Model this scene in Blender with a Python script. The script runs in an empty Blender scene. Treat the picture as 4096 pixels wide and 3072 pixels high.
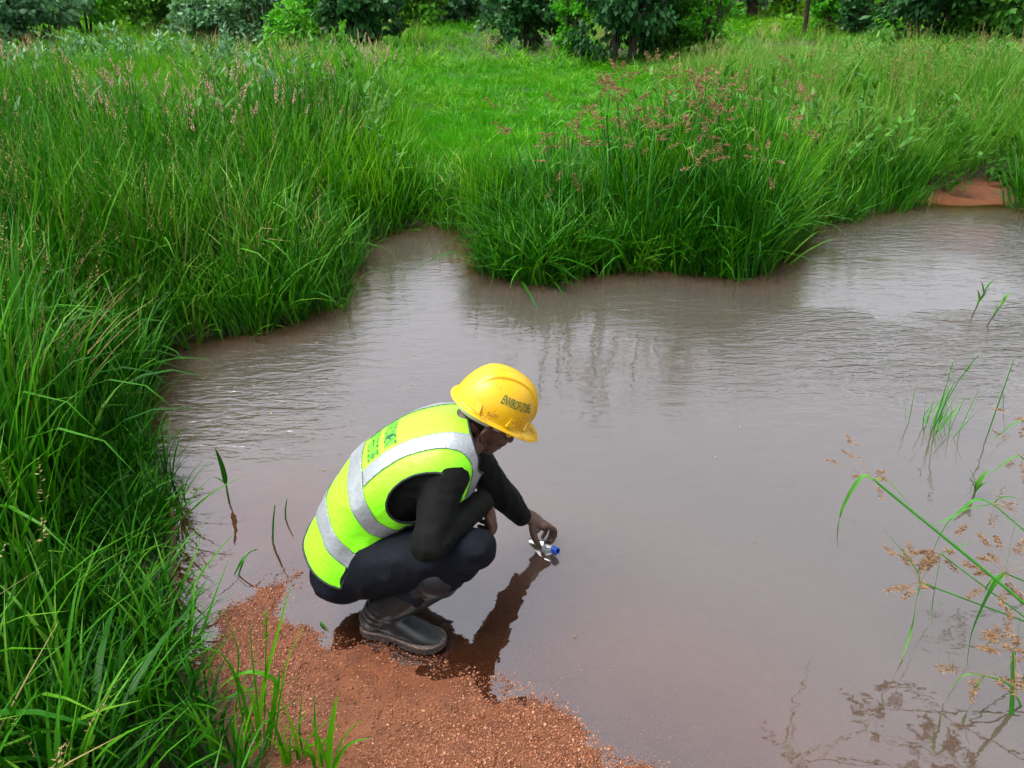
import bpy, bmesh, math, random
import numpy as np
from mathutils import Vector, Matrix
random.seed(7); RNG = np.random.default_rng(7)
R = math.radians
SC = bpy.context.scene
COL = SC.collection

# ------------------------------------------------------------------ camera
CAM_H, PITCH, FOC = 2.05, R(27.7), 770.0
cam = bpy.data.cameras.new('camera'); camo = bpy.data.objects.new('camera', cam); COL.objects.link(camo)
camo.location = (0, 0, CAM_H); camo.rotation_euler = (R(90) - PITCH, 0, 0)
cam.sensor_width = 36; cam.lens = 36 * FOC / 1024; cam.clip_start = .05; cam.clip_end = 2000
SC.camera = camo
# ------------------------------------------------------------------ world, sun, exposure
SUN_EL, SUN_AZ = R(64), R(-105)          # azimuth from +Y towards +X
wd = bpy.data.worlds.new('World'); SC.world = wd; wd.use_nodes = True
nt = wd.node_tree; nt.nodes.clear()
sky = nt.nodes.new('ShaderNodeTexSky'); sky.sky_type = 'NISHITA'; sky.sun_disc = False
sky.sun_elevation = SUN_EL; sky.sun_rotation = SUN_AZ; sky.air_density = 1.0; sky.dust_density = 4.0; sky.ozone_density = 1.0
hs = nt.nodes.new('ShaderNodeHueSaturation'); hs.inputs['Saturation'].default_value = 0.24; hs.inputs['Value'].default_value = 1.0
bg = nt.nodes.new('ShaderNodeBackground'); bg.inputs['Strength'].default_value = 0.15
wo = nt.nodes.new('ShaderNodeOutputWorld')
nt.links.new(sky.outputs[0], hs.inputs['Color']); nt.links.new(hs.outputs[0], bg.inputs[0]); nt.links.new(bg.outputs[0], wo.inputs[0])
sl = bpy.data.lights.new('sun', 'SUN'); sl.energy = 1.4; sl.angle = R(40); sl.color = (1, .97, .92)
slo = bpy.data.objects.new('sun', sl); COL.objects.link(slo)
sd = Vector((math.sin(SUN_AZ) * math.cos(SUN_EL), math.cos(SUN_AZ) * math.cos(SUN_EL), math.sin(SUN_EL)))
slo.rotation_euler = (-sd).to_track_quat('-Z', 'Y').to_euler()
vs = SC.view_settings; vs.view_transform = 'Standard'; vs.look = 'None'; vs.gamma = 1; vs.use_curve_mapping = False
vs.exposure = 1.55
SC.cycles.use_denoising = True
SC.cycles.max_bounces = 5; SC.cycles.diffuse_bounces = 2; SC.cycles.glossy_bounces = 3; SC.cycles.transmission_bounces = 4; SC.cycles.transparent_max_bounces = 8
SC.cycles.use_adaptive_sampling = True; SC.cycles.adaptive_threshold = .03
SC.cycles.caustics_reflective = False; SC.cycles.caustics_refractive = False

# ------------------------------------------------------------------ layout helpers
CP, SP = math.cos(PITCH), math.sin(PITCH)
def _ray(u, v):
    a = (u - 512) / FOC; b = -(v - 384) / FOC
    return np.array([a, CP + b * SP, -SP + b * CP])
def G(u, v, z=0.0):                    # point of the view at height z
    d = _ray(u, v); return np.array([0, 0, CAM_H]) + d * ((z - CAM_H) / d[2])
def Y(u, v, y):                        # point of the view at distance y
    d = _ray(u, v); return np.array([0, 0, CAM_H]) + d * (y / d[1])

# ------------------------------------------------------------------ noise
def _hash(ix, iy, iz, seed):
    h = (ix.astype(np.int64) * 374761393 + iy.astype(np.int64) * 668265263 + iz.astype(np.int64) * 2147483647 + seed * 1442695041) & 0xFFFFFFFF
    h = ((h ^ (h >> 13)) * 1274126177) & 0xFFFFFFFF
    h = ((h ^ (h >> 16)) * 2246822519) & 0xFFFFFFFF
    return ((h ^ (h >> 15)) & 0xFFFFFF) / float(0xFFFFFF)
def vnoise(p, seed=0):
    p = np.asarray(p, float); i = np.floor(p).astype(np.int64); f = p - i; f = f * f * (3 - 2 * f)
    r = 0
    for dx in (0, 1):
        for dy in (0, 1):
            for dz in (0, 1):
                w = (f[..., 0] if dx else 1 - f[..., 0]) * (f[..., 1] if dy else 1 - f[..., 1]) * (f[..., 2] if dz else 1 - f[..., 2])
                r = r + w * _hash(i[..., 0] + dx, i[..., 1] + dy, i[..., 2] + dz, seed)
    return r * 2 - 1
def fbm(p, seed=0, o=3):
    p = np.asarray(p, float); r = 0; a = 1
    for k in range(o): r = r + a * vnoise(p * 2 ** k + 17.3 * k, seed + k); a *= .5
    return r
def n2(x, y, s, seed=0, o=3):
    return fbm(np.stack([x * s, y * s, np.zeros_like(x)], -1), seed, o)
def sstep(a, b, x):
    t = np.clip((x - a) / (b - a), 0, 1); return t * t * (3 - 2 * t)

# ------------------------------------------------------------------ materials
def mat(name): 
    m = bpy.data.materials.new(name); m.use_nodes = True
    return m, m.node_tree, m.node_tree.nodes['Principled BSDF']
def N(t, kind, **kw):
    n = t.nodes.new(kind)
    for k, v in kw.items():
        if k in n.inputs: n.inputs[k].default_value = v
        else: setattr(n, k, v)
    return n
def ramp(t, fac, stops):
    r = N(t, 'ShaderNodeValToRGB'); e = r.color_ramp.elements
    while len(e) > 1: e.remove(e[-1])
    e[0].position = stops[0][0]; e[0].color = (*stops[0][1], 1)
    for p, c in stops[1:]:
        q = e.new(p); q.color = (*c, 1)
    t.links.new(fac, r.inputs[0]); return r.outputs[0]
def noise_node(t, scale, detail=3, rough=.55, vec=None, dist=0):
    n = N(t, 'ShaderNodeTexNoise'); n.inputs['Scale'].default_value = scale; n.inputs['Detail'].default_value = detail
    n.inputs['Roughness'].default_value = rough; n.inputs['Distortion'].default_value = dist
    if vec is not None: t.links.new(vec, n.inputs['Vector'])
    return n.outputs[0]
def geo_pos(t): return N(t, 'ShaderNodeNewGeometry').outputs['Position']
def scaled(t, vec, s):
    m = N(t, 'ShaderNodeMapping'); m.inputs['Scale'].default_value = s; t.links.new(vec, m.inputs['Vector']); return m.outputs[0]
def bump(t, h, strength=.3, dist=.01, normal=None):
    b = N(t, 'ShaderNodeBump'); b.inputs['Strength'].default_value = strength; b.inputs['Distance'].default_value = dist
    t.links.new(h, b.inputs['Height'])
    if normal is not None: t.links.new(normal, b.inputs['Normal'])
    return b.outputs[0]
def mixrgb(t, fac, a, b, mode='MIX'):
    m = N(t, 'ShaderNodeMix', data_type='RGBA', blend_type=mode)
    for sock, v in ((m.inputs[0], fac), (m.inputs[6], a), (m.inputs[7], b)):
        if isinstance(v, (int, float)): sock.default_value = v
        elif isinstance(v, tuple): sock.default_value = (*v, 1) if len(v) == 3 else v
        else: t.links.new(v, sock)
    return m.outputs[2]
def simple(name, col, rough=.6, spec=.5, var=.0, scale=20, bumps=0, bscale=200, sheen=0, metal=0, coat=0):
    m, t, b = mat(name)
    b.inputs['Roughness'].default_value = rough; b.inputs['Specular IOR Level'].default_value = spec; b.inputs['Metallic'].default_value = metal
    b.inputs['Sheen Weight'].default_value = sheen; b.inputs['Coat Weight'].default_value = coat
    if var:
        tc = N(t, 'ShaderNodeTexCoord').outputs['Object']
        c = ramp(t, noise_node(t, scale, 4, .6, tc), [(.3, tuple(x * (1 - var) for x in col)), (.7, tuple(min(1, x * (1 + var)) for x in col))])
        t.links.new(c, b.inputs['Base Color'])
    else: b.inputs['Base Color'].default_value = (*col, 1)
    if bumps:
        tc = N(t, 'ShaderNodeTexCoord').outputs['Object']
        t.links.new(bump(t, noise_node(t, bscale, 3, .6, tc), bumps, .002), b.inputs['Normal'])
    return m
def leaf_mat(name, cols, rough=.42, transl=.35, spec=.15):
    """foliage: colour by per-leaf attribute 'tint' and per-plant random, part of the light passes through"""
    m, t, b = mat(name)
    at = N(t, 'ShaderNodeAttribute', attribute_name='tint').outputs['Fac']
    oi = N(t, 'ShaderNodeObjectInfo').outputs['Random']
    pn = ramp(t, noise_node(t, .5, 4, .62, geo_pos(t)), [(.28, (0, 0, 0)), (.72, (1, 1, 1))])
    s = N(t, 'ShaderNodeMath', operation='MULTIPLY_ADD'); t.links.new(oi, s.inputs[0]); s.inputs[1].default_value = .35; t.links.new(at, s.inputs[2])
    ir = N(t, 'ShaderNodeAttribute', attribute_name='irnd').outputs['Fac']
    s0 = N(t, 'ShaderNodeMath', operation='MULTIPLY_ADD'); t.links.new(ir, s0.inputs[0]); s0.inputs[1].default_value = .35; t.links.new(s.outputs[0], s0.inputs[2]); s = s0
    s2 = N(t, 'ShaderNodeMath', operation='MULTIPLY_ADD'); t.links.new(pn, s2.inputs[0]); s2.inputs[1].default_value = .5; t.links.new(s.outputs[0], s2.inputs[2])
    s3 = N(t, 'ShaderNodeMath', operation='MULTIPLY'); t.links.new(s2.outputs[0], s3.inputs[0]); s3.inputs[1].default_value = 1 / 1.85
    c = ramp(t, s3.outputs[0], cols)
    t.links.new(c, b.inputs['Base Color']); b.inputs['Roughness'].default_value = rough; b.inputs['Specular IOR Level'].default_value = spec
    tr = N(t, 'ShaderNodeBsdfTranslucent'); tc = mixrgb(t, 1.0, c, (1.0, 1.15, .5), 'MULTIPLY'); t.links.new(tc, tr.inputs[0])
    mx = N(t, 'ShaderNodeMixShader'); mx.inputs[0].default_value = transl
    t.links.new(b.outputs[0], mx.inputs[1]); t.links.new(tr.outputs[0], mx.inputs[2])
    t.links.new(mx.outputs[0], t.nodes['Material Output'].inputs[0])
    return m

M = {}
GREENS = [(0, (.0015, .018, .0005)), (.3, (.005, .05, .001)), (.55, (.015, .11, .002)), (.78, (.045, .185, .004)), (.93, (.1, .24, .015)), (1, (.2, .29, .07))]
M['grass'] = leaf_mat('tall_grass', GREENS, transl=.25)
M['meadow'] = leaf_mat('meadow_grass', [(0, (.007, .07, .001)), (.3, (.026, .16, .002)), (.6, (.075, .26, .004)), (.85, (.16, .32, .01)), (1, (.25, .33, .04))], transl=.4)
M['pale'] = leaf_mat('pale_meadow_grass', [(0, (.018, .12, .006)), (.4, (.055, .21, .012)), (.7, (.125, .28, .03)), (1, (.25, .32, .09))], transl=.4)
M['lawn'] = leaf_mat('lawn', [(0, (.015, .16, .002)), (.5, (.05, .28, .004)), (1, (.12, .36, .012))], transl=.4)
M['seed'] = leaf_mat('seed_heads', [(0, (.13, .085, .04)), (.5, (.25, .17, .08)), (1, (.36, .28, .13))], rough=.8, transl=.2, spec=.2)
M['sedge_head'] = leaf_mat('sedge_heads', [(0, (.09, .045, .022)), (.5, (.2, .115, .06)), (1, (.32, .21, .12))], rough=.8, transl=.15, spec=.15)
M['pink'] = leaf_mat('pink_flower_spikes', [(0, (.45, .2, .22)), (1, (.7, .45, .46))], rough=.8, transl=.3, spec=.2)
M['dry'] = leaf_mat('dry_grass', [(0, (.2, .13, .05)), (1, (.42, .34, .16))], rough=.7, transl=.2)
M['sedge'] = leaf_mat('sedge_green', [(0, (.012, .1, .012)), (.5, (.04, .2, .015)), (1, (.12, .3, .03))], transl=.25)
M['dark_leaf'] = leaf_mat('dark_leaves', [(0, (.008, .045, .012)), (.5, (.02, .085, .02)), (1, (.05, .15, .04))], rough=.35, transl=.2)
M['mid_leaf'] = leaf_mat('mid_leaves', [(0, (.02, .09, .01)), (.5, (.045, .16, .015)), (1, (.1, .26, .03))], transl=.3)
M['bright_leaf'] = leaf_mat('bright_leaves', [(0, (.03, .2, .01)), (.5, (.07, .3, .015)), (1, (.16, .4, .03))], transl=.4)
M['grey_leaf'] = leaf_mat('grey_green_leaves', [(0, (.04, .13, .06)), (.5, (.08, .2, .09)), (1, (.2, .32, .17))], transl=.25)
M['bark'] = simple('bark', (.035, .028, .02), .9, .2, .4, 8, .5, 40)
M['stem_brown'] = simple('dark_stem', (.05, .05, .02), .7, .3, .3, 20)

def ground_material():
    m, t, b = mat('red_gravel_sand')
    p = geo_pos(t)
    fine = noise_node(t, 260, 4, .7, p); mid = noise_node(t, 14, 4, .6, p); big = noise_node(t, 2.2, 3, .5, p)
    sand = ramp(t, fine, [(.3, (.075, .023, .008)), (.5, (.14, .047, .018)), (.72, (.22, .09, .042))])
    sand = mixrgb(t, ramp(t, mid, [(.35, (0, 0, 0)), (.7, (1, 1, 1))]), sand, (.08, .026, .011))
    soil = ramp(t, mid, [(.3, (.012, .01, .004)), (.7, (.03, .025, .01))])
    at = N(t, 'ShaderNodeAttribute', attribute_name='sand').outputs['Fac']
    wet = N(t, 'ShaderNodeAttribute', attribute_name='wet').outputs['Fac']
    sand = mixrgb(t, wet, sand, mixrgb(t, 1.0, sand, (.92, .85, .8), 'MULTIPLY'))
    c = mixrgb(t, at, soil, sand)
    t.links.new(c, b.inputs['Base Color'])
    t.links.new(ramp(t, wet, [(0, (.8, .8, .8)), (1, (.38, .38, .38))]), b.inputs['Roughness']); b.inputs['Specular IOR Level'].default_value = .35
    nb = bump(t, mid, .35, .02); nb = bump(t, fine, .6, .004, nb); t.links.new(nb, b.inputs['Normal'])
    return m
M['ground'] = ground_material()
def gravel_material():
    m, t, b = mat('gravel_grains')
    at = N(t, 'ShaderNodeAttribute', attribute_name='tint').outputs['Fac']
    c = ramp(t, at, [(0, (.055, .017, .006)), (.35, (.14, .045, .017)), (.7, (.25, .095, .042)), (.9, (.37, .18, .095)), (1, (.46, .32, .22))])
    t.links.new(c, b.inputs['Base Color']); b.inputs['Roughness'].default_value = .55; b.inputs['Specular IOR Level'].default_value = .4
    return m
M['gravel'] = gravel_material()

def water_material():
    m = bpy.data.materials.new('muddy_water'); m.use_nodes = True; t = m.node_tree
    t.nodes.remove(t.nodes['Principled BSDF'])
    p = geo_pos(t)
    dep = N(t, 'ShaderNodeAttribute', attribute_name='depth').outputs['Fac']
    rip = N(t, 'ShaderNodeAttribute', attribute_name='ripple').outputs['Fac']
    # ripples: short crests, mostly running across the view, plus a fine current texture
    w1 = noise_node(t, 1.0, 3, .6, scaled(t, p, (4.5, 13, 1)), .8)
    w2 = noise_node(t, 1.0, 2, .5, scaled(t, p, (17, 42, 1)), .5)
    ad = N(t, 'ShaderNodeMath', operation='MULTIPLY_ADD'); t.links.new(w2, ad.inputs[0]); ad.inputs[1].default_value = .35; t.links.new(w1, ad.inputs[2])
    sc = N(t, 'ShaderNodeMath', operation='MULTIPLY'); t.links.new(ad.outputs[0], sc.inputs[0]); t.links.new(rip, sc.inputs[1])
    calm = noise_node(t, 1.0, 2, .4, scaled(t, p, (7, 9, 1)), .6)
    s2 = N(t, 'ShaderNodeMath', operation='MULTIPLY_ADD'); t.links.new(calm, s2.inputs[0]); s2.inputs[1].default_value = .16; t.links.new(sc.outputs[0], s2.inputs[2])
    nb = bump(t, s2.outputs[0], 1.0, .017)
    fr = N(t, 'ShaderNodeFresnel'); fr.inputs['IOR'].default_value = 2.35; t.links.new(nb, fr.inputs['Normal'])
    gl = N(t, 'ShaderNodeBsdfGlossy'); gl.inputs['Roughness'].default_value = .03; gl.inputs['Color'].default_value = (.97, .96, 1, 1); t.links.new(nb, gl.inputs['Normal'])
    df = N(t, 'ShaderNodeBsdfDiffuse')
    cloud = noise_node(t, 1.3, 3, .5, p)
    mud = ramp(t, dep, [(0, (.17, .068, .032)), (.03, (.12, .058, .034)), (.075, (.078, .052, .038)), (.15, (.054, .045, .037)), (.8, (.047, .043, .038))])
    mud = mixrgb(t, mixrgb(t, 1.0, cloud, (.3, .3, .3), 'MULTIPLY'), mud, (.064, .051, .041))
    t.links.new(mud, df.inputs['Color'])
    tp = N(t, 'ShaderNodeBsdfTransparent'); tp.inputs[0].default_value = (.93, .82, .72, 1)
    op = ramp(t, dep, [(0, (.0, .0, .0)), (.012, (.14, .14, .14)), (.045, (.5, .5, .5)), (.11, (.85, .85, .85)), (.22, (1, 1, 1))])
    mx = N(t, 'ShaderNodeMixShader'); t.links.new(op, mx.inputs[0]); t.links.new(tp.outputs[0], mx.inputs[1]); t.links.new(df.outputs[0], mx.inputs[2])
    m2 = N(t, 'ShaderNodeMixShader'); t.links.new(fr.outputs[0], m2.inputs[0]); t.links.new(mx.outputs[0], m2.inputs[1]); t.links.new(gl.outputs[0], m2.inputs[2])
    t.links.new(m2.outputs[0], t.nodes['Material Output'].inputs[0])
    return m
M['water'] = water_material()

# ------------------------------------------------------------------ object helpers
def mesh_np(name, verts, faces, material=None, smooth=False, attrs=None):
    me = bpy.data.meshes.new(name)
    verts = np.asarray(verts, np.float32)
    if isinstance(faces, np.ndarray):
        nf, k = faces.shape
        me.vertices.add(len(verts)); me.vertices.foreach_set('co', verts.ravel())
        me.loops.add(nf * k); me.loops.foreach_set('vertex_index', faces.astype(np.int32).ravel())
        me.polygons.add(nf); me.polygons.foreach_set('loop_start', np.arange(0, nf * k, k, dtype=np.int32))
        me.update(calc_edges=True); me.validate()
    else:
        me.from_pydata(verts.tolist(), [], [list(f) for f in faces]); me.update()
    for k, v in (attrs or {}).items():
        a = me.attributes.new(k, 'FLOAT', 'POINT'); a.data.foreach_set('value', np.asarray(v, np.float32))
    if material: me.materials.append(material)
    if smooth: me.polygons.foreach_set('use_smooth', np.ones(len(me.polygons), bool))
    return me
def put(name, me, parent=None, loc=None):
    o = bpy.data.objects.new(name, me); COL.objects.link(o)
    if parent: o.parent = parent
    if loc is not None: o.location = loc
    return o
def tag(o, label=None, cat=None, group=None, kind=None):
    if label: o['label'] = label
    if cat: o['category'] = cat
    if group: o['group'] = group
    if kind: o['kind'] = kind
    return o
def thing(name, label, cat, loc=(0, 0, 0), group=None):
    o = bpy.data.objects.new(name, None); COL.objects.link(o); o.location = loc; o.empty_display_size = .1
    return tag(o, label, cat, group)
def part(name, me, parent):
    """mesh given in world coordinates, child of a thing (or part) whose own frame is only moved"""
    o = put(name, me, parent)
    root = parent
    off = Vector((0, 0, 0))
    while root: off += root.location; root = root.parent
    o.location = -off
    return o
class MB:
    def __init__(s): s.v = []; s.f = []; s.t = []
    def add(s, v, f, tint=.5):
        n = len(s.v); s.v.extend([tuple(p) for p in v]); s.f.extend([tuple(i + n for i in q) for q in f])
        s.t.extend([tint] * len(v))
    def mesh(s, name, material, smooth=True):
        return mesh_np(name, np.array(s.v).reshape(-1, 3), s.f, material, smooth, {'tint': s.t})
def catmull(pts, n):
    P = [np.asarray(p, float) for p in pts]; P = [2 * P[0] - P[1]] + P + [2 * P[-1] - P[-2]]
    out = []
    for i in range(1, len(P) - 2):
        for k in range(n):
            t = k / n; a, b, c, d = P[i - 1], P[i], P[i + 1], P[i + 2]
            out.append(.5 * (2 * b + (c - a) * t + (2 * a - 5 * b + 4 * c - d) * t * t + (3 * b - a - 3 * c + d) * t ** 3))
    out.append(P[-2]); return np.array(out)
def unit(v): v = np.asarray(v, float); return v / (np.linalg.norm(v) + 1e-12)
def loft(mb, pts, rad, n=16, seg=6, up=(0, 0, 1), caps=True, tint=.5, power=2.0, flat=None):
    """tube along a smooth path; rad: list of (side, up) half sizes"""
    rad = [(r, r) if np.isscalar(r) else r for r in rad]
    P = catmull(pts, seg); Q = catmull([(a, b, 0) for a, b in rad], seg)
    T = np.gradient(P, axis=0); T = T / (np.linalg.norm(T, axis=1)[:, None] + 1e-12)
    u = np.asarray(up, float); V = []
    for i in range(len(P)):
        s = np.cross(T[i], u)
        if np.linalg.norm(s) < 1e-3: s = np.cross(T[i], (0, 1, .1))
        s = unit(s); w = unit(np.cross(s, T[i])); u = w
        for k in range(n):
            a = 2 * math.pi * k / n; c, d = math.cos(a), math.sin(a)
            cx = math.copysign(abs(c) ** (2 / power), c); dx = math.copysign(abs(d) ** (2 / power), d)
            V.append(P[i] + s * Q[i, 0] * cx + w * Q[i, 1] * dx)
    F = [(i * n + k, i * n + (k + 1) % n, (i + 1) * n + (k + 1) % n, (i + 1) * n + k) for i in range(len(P) - 1) for k in range(n)]
    if caps:
        # rounded ends
        for end, idx in ((0, 0), (1, len(P) - 1)):
            base = idx * n; r = min(Q[idx, :2]); d = T[idx] * (1 if end else -1)
            prev = [base + k for k in range(n)]
            for st in (.5, .85):
                ring = []
                sc = math.sqrt(1 - st * st)
                for k in range(n):
                    V.append(P[idx] + (V[base + k] - P[idx]) * sc + d * r * st); ring.append(len(V) - 1)
                for k in range(n):
                    q = (prev[k], prev[(k + 1) % n], ring[(k + 1) % n], ring[k]); F.append(q if end else q[::-1])
                prev = ring
            V.append(P[idx] + d * r); c = len(V) - 1
            for k in range(n):
                q = (prev[k], prev[(k + 1) % n], c); F.append(q if end else q[::-1])
    mb.add(V, F, tint)
def ball(mb, c, r, n=16, axes=None, tint=.5):
    r = (r, r, r) if np.isscalar(r) else r
    A = np.eye(3) if axes is None else np.asarray(axes, float)
    V = []; F = []; m = n // 2
    for i in range(m + 1):
        th = math.pi * i / m
        for k in range(n):
            ph = 2 * math.pi * k / n
            p = np.array([r[0] * math.sin(th) * math.cos(ph), r[1] * math.sin(th) * math.sin(ph), r[2] * math.cos(th)])
            V.append(np.asarray(c) + p @ A)
    F = [(i * n + k, (i + 1) * n + k, (i + 1) * n + (k + 1) % n, i * n + (k + 1) % n) for i in range(m) for k in range(n)]
    mb.add(V, F, tint)
def box(mb, c, h, axes=None, tint=.5):
    A = np.eye(3) if axes is None else np.asarray(axes, float)
    V = [np.asarray(c) + np.array([sx * h[0], sy * h[1], sz * h[2]]) @ A for sx in (-1, 1) for sy in (-1, 1) for sz in (-1, 1)]
    mb.add(V, [(0, 1, 3, 2), (4, 6, 7, 5), (0, 4, 5, 1), (2, 3, 7, 6), (0, 2, 6, 4), (1, 5, 7, 3)], tint)
def remeshed(mb, name, voxel, material, smooth=6, wrinkle=None, factor=.5):
    me0 = mesh_np('tmp', np.array(mb.v), mb.f); o = bpy.data.objects.new('tmp', me0); COL.objects.link(o)
    r = o.modifiers.new('r', 'REMESH'); r.mode = 'VOXEL'; r.voxel_size = voxel; r.use_smooth_shade = True
    if smooth: s = o.modifiers.new('s', 'SMOOTH'); s.iterations = smooth; s.factor = factor
    dg = bpy.context.evaluated_depsgraph_get(); dg.update()
    me = bpy.data.meshes.new_from_object(o.evaluated_get(dg)); me.name = name
    bpy.data.objects.remove(o); bpy.data.meshes.remove(me0)
    if wrinkle is not None:
        n = len(me.vertices); co = np.empty(n * 3, np.float32); me.vertices.foreach_get('co', co); co = co.reshape(-1, 3).astype(float)
        nr = np.empty(n * 3, np.float32); me.vertex_normals.foreach_get('vector', nr); nr = nr.reshape(-1, 3)
        co = co + nr * wrinkle(co)[:, None]
        me.vertices.foreach_set('co', co.astype(np.float32).ravel()); me.update()
    me.materials.clear(); me.materials.append(material)
    me.polygons.foreach_set('use_smooth', np.ones(len(me.polygons), bool))
    return me
def text_geo(body, offset=.0):
    c = bpy.data.curves.new('txt', 'FONT'); c.body = body; c.size = 1; c.align_x = 'CENTER'; c.align_y = 'CENTER'; c.offset = offset; c.resolution_u = 3
    o = bpy.data.objects.new('txt', c); COL.objects.link(o)
    dg = bpy.context.evaluated_depsgraph_get(); dg.update()
    me = bpy.data.meshes.new_from_object(o.evaluated_get(dg))
    bm = bmesh.new(); bm.from_mesh(me); bmesh.ops.triangulate(bm, faces=bm.faces)
    for _ in range(2):
        bmesh.ops.subdivide_edges(bm, edges=[e for e in bm.edges if e.calc_length() > .2], cuts=1, use_grid_fill=False)
        bmesh.ops.triangulate(bm, faces=bm.faces)
    v = np.array([p.co[:] for p in bm.verts]); f = [tuple(q.index for q in x.verts) for x in bm.faces]
    bm.free(); bpy.data.objects.remove(o); bpy.data.curves.remove(c); bpy.data.meshes.remove(me)
    return v, f
# ------------------------------------------------------------------ terrain
def sdf(px, py, poly):
    """signed distance, positive inside"""
    poly = np.asarray(poly, float); d = np.full(px.shape, 1e9); ins = np.zeros(px.shape, bool)
    for i in range(len(poly)):
        a = poly[i]; b = poly[(i + 1) % len(poly)]; e = b - a
        wx, wy = px - a[0], py - a[1]; t = np.clip((wx * e[0] + wy * e[1]) / (e @ e), 0, 1)
        d = np.minimum(d, (wx - e[0] * t) ** 2 + (wy - e[1] * t) ** 2)
        if abs(b[1] - a[1]) > 1e-9:
            c = ((a[1] > py) != (b[1] > py)) & (px < (b[0] - a[0]) * (py - a[1]) / (b[1] - a[1]) + a[0]); ins ^= c
    return np.where(ins, 1, -1) * np.sqrt(d)
def gp(*uv): return [tuple(G(u, v)[:2]) for u, v in uv]
BANK = [(-.72, -2)] + [(-.72, 1.0), (-.8, 1.5)] + gp((228, 716), (204, 690), (184, 650), (180, 611), (174, 565), (176, 523), (160, 470), (142, 417), (140, 375), (150, 352), (199, 338), (278, 324), (326, 305), (338, 278), (344, 248), (395, 228), (444, 222), (474, 238), (480, 268), (532, 279), (590, 272), (648, 266), (740, 275), (790, 256), (806, 224), (880, 212), (914, 203), (960, 206), (1004, 204), (1040, 214)) + [(6.2, 7.0), (7.6, 6.2), (12, 4.5), (400, -40), (400, 500), (-400, 500), (-400, -50), (-.72, -50)]
SAND = gp((299, 573), (270, 578), (246, 598), (226, 632), (212, 668), (216, 700), (224, 730)) + [(-.85, 1.5), (-.9, .5), (-.9, -50), (3, -50), (2.2, -1), (.95, .8)] + gp((655, 776), (622, 756), (571, 727), (530, 701), (476, 676), (425, 660), (392, 648), (366, 634), (330, 634), (306, 628), (286, 608), (292, 588))
ISLE = gp((912, 201), (960, 208), (1006, 204), (1003, 190), (992, 184), (965, 187), (940, 194))
SHELF = gp((186, 500), (290, 520), (330, 590), (440, 650), (560, 730), (680, 800), (200, 800), (186, 700))
def ground_z(x, y):
    db = sdf(x, y, BANK); ds = sdf(x, y, SAND)
    wob = .02 * n2(x, y, 6, 3) + .05 * n2(x, y, 1.3, 5, 2)
    zb = np.where(db > 0, .16 * (1 - np.exp(-np.maximum(db, 0) / .35)) + .02 * np.minimum(np.maximum(db, 0), 6), .32 * np.maximum(db, -1.4))
    zb = zb + .03 * n2(x, y, 2.0, 9) * sstep(0, .5, db)
    zb = zb * (1 - .8 * sstep(-.35, .1, sdf(x, y, ISLE)))
    zs = np.where(ds > 0, .1 * (1 - np.exp(-(np.maximum(ds, 0) / .8) ** 1.35)), -.44 * (1 - np.exp(-(np.maximum(-ds, 0) * .36) ** 1.2)))
    w2 = n2(x, y, 11, 21, 3) * .003 + n2(x, y, 3, 33, 2) * .004 + n2(x, y, 40, 61, 2) * .0012
    dh = sdf(x, y, SHELF); zs = np.maximum(zs, np.where(dh > 0, -.012 - .01 * np.exp(-np.maximum(dh, 0) / .15), -.022 - .13 * np.maximum(-dh, 0))) if True else zs
    zs = zs + w2
    near = sstep(.0, .3, np.minimum(-db, 5))
    z = np.maximum(zb, zs)
    far = np.hypot(x, y)
    return np.maximum(z, -.55) + np.where(db > 3, .25 * n2(x, y, .06, 41, 2) * sstep(10, 60, far), 0)
def sand_mask(x, y):
    db = sdf(x, y, BANK); ds = sdf(x, y, SAND); di = sdf(x, y, ISLE)
    m = np.maximum(sstep(.06, -.04, db + .02 * n2(x, y, 8, 4)) * sstep(-1.3, -.7, ds), sstep(-.1, .05, di))
    return np.clip(m, 0, 1)
def spaced(a, b, step, lo, hi):
    core = np.arange(a, b + 1e-6, step); out = [core]
    r = []; s = step; p = b
    while p < hi: s *= 1.12; p += s; r.append(p)
    l = []; s = step; p = a
    while p > lo: s *= 1.12; p -= s; l.append(p)
    return np.concatenate([np.array(l[::-1]), core, np.array(r)])
def sheet(name, xs, ys, zf, material, attrs=None):
    X, Yy = np.meshgrid(xs, ys); x = X.ravel(); y = Yy.ravel(); z = zf(x, y)
    nx, ny = len(xs), len(ys); i = np.arange(nx * ny).reshape(ny, nx)
    f = np.stack([i[:-1, :-1].ravel(), i[:-1, 1:].ravel(), i[1:, 1:].ravel(), i[1:, :-1].ravel()], 1)
    return mesh_np(name, np.stack([x, y, z], 1), f, material, True, {k: fn(x, y) for k, fn in (attrs or {}).items()})
ground = put('ground', sheet('ground', spaced(-2.6, 2.6, .03, -500, 500), spaced(.9, 8.5, .03, -60, 700), ground_z, M['ground'], {'sand': sand_mask, 'wet': lambda x, y: sstep(.03, .002, ground_z(x, y) + .008 * n2(x, y, 7, 15, 2))}))
tag(ground, kind='structure')
def ripple(x, y):
    a = sstep(.6, 2.2, x) * sstep(3.2, 4.6, y)                     # current round the far bend
    b = sstep(3.3, 4.2, y) * sstep(-.2, .7, x) * sstep(6.5, 5.2, y) * .8
    c = sstep(-2.4, -1.8, x) * sstep(-.5, -1.1, x) * sstep(2.8, 3.3, y) * sstep(5.2, 4.4, y) * .55
    d = sstep(3.0, 4.0, y) * .25
    m = np.clip(np.maximum.reduce([a, b, c, d]), 0, 1)
    return .03 + (m + .75 * a) * np.clip(.55 + .9 * n2(x, y, .9, 77, 3), .1, 1.3)
wxs, wys = spaced(-2.6, 2.8, .03, -12, 40), spaced(.9, 8.6, .03, -30, 10)
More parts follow.
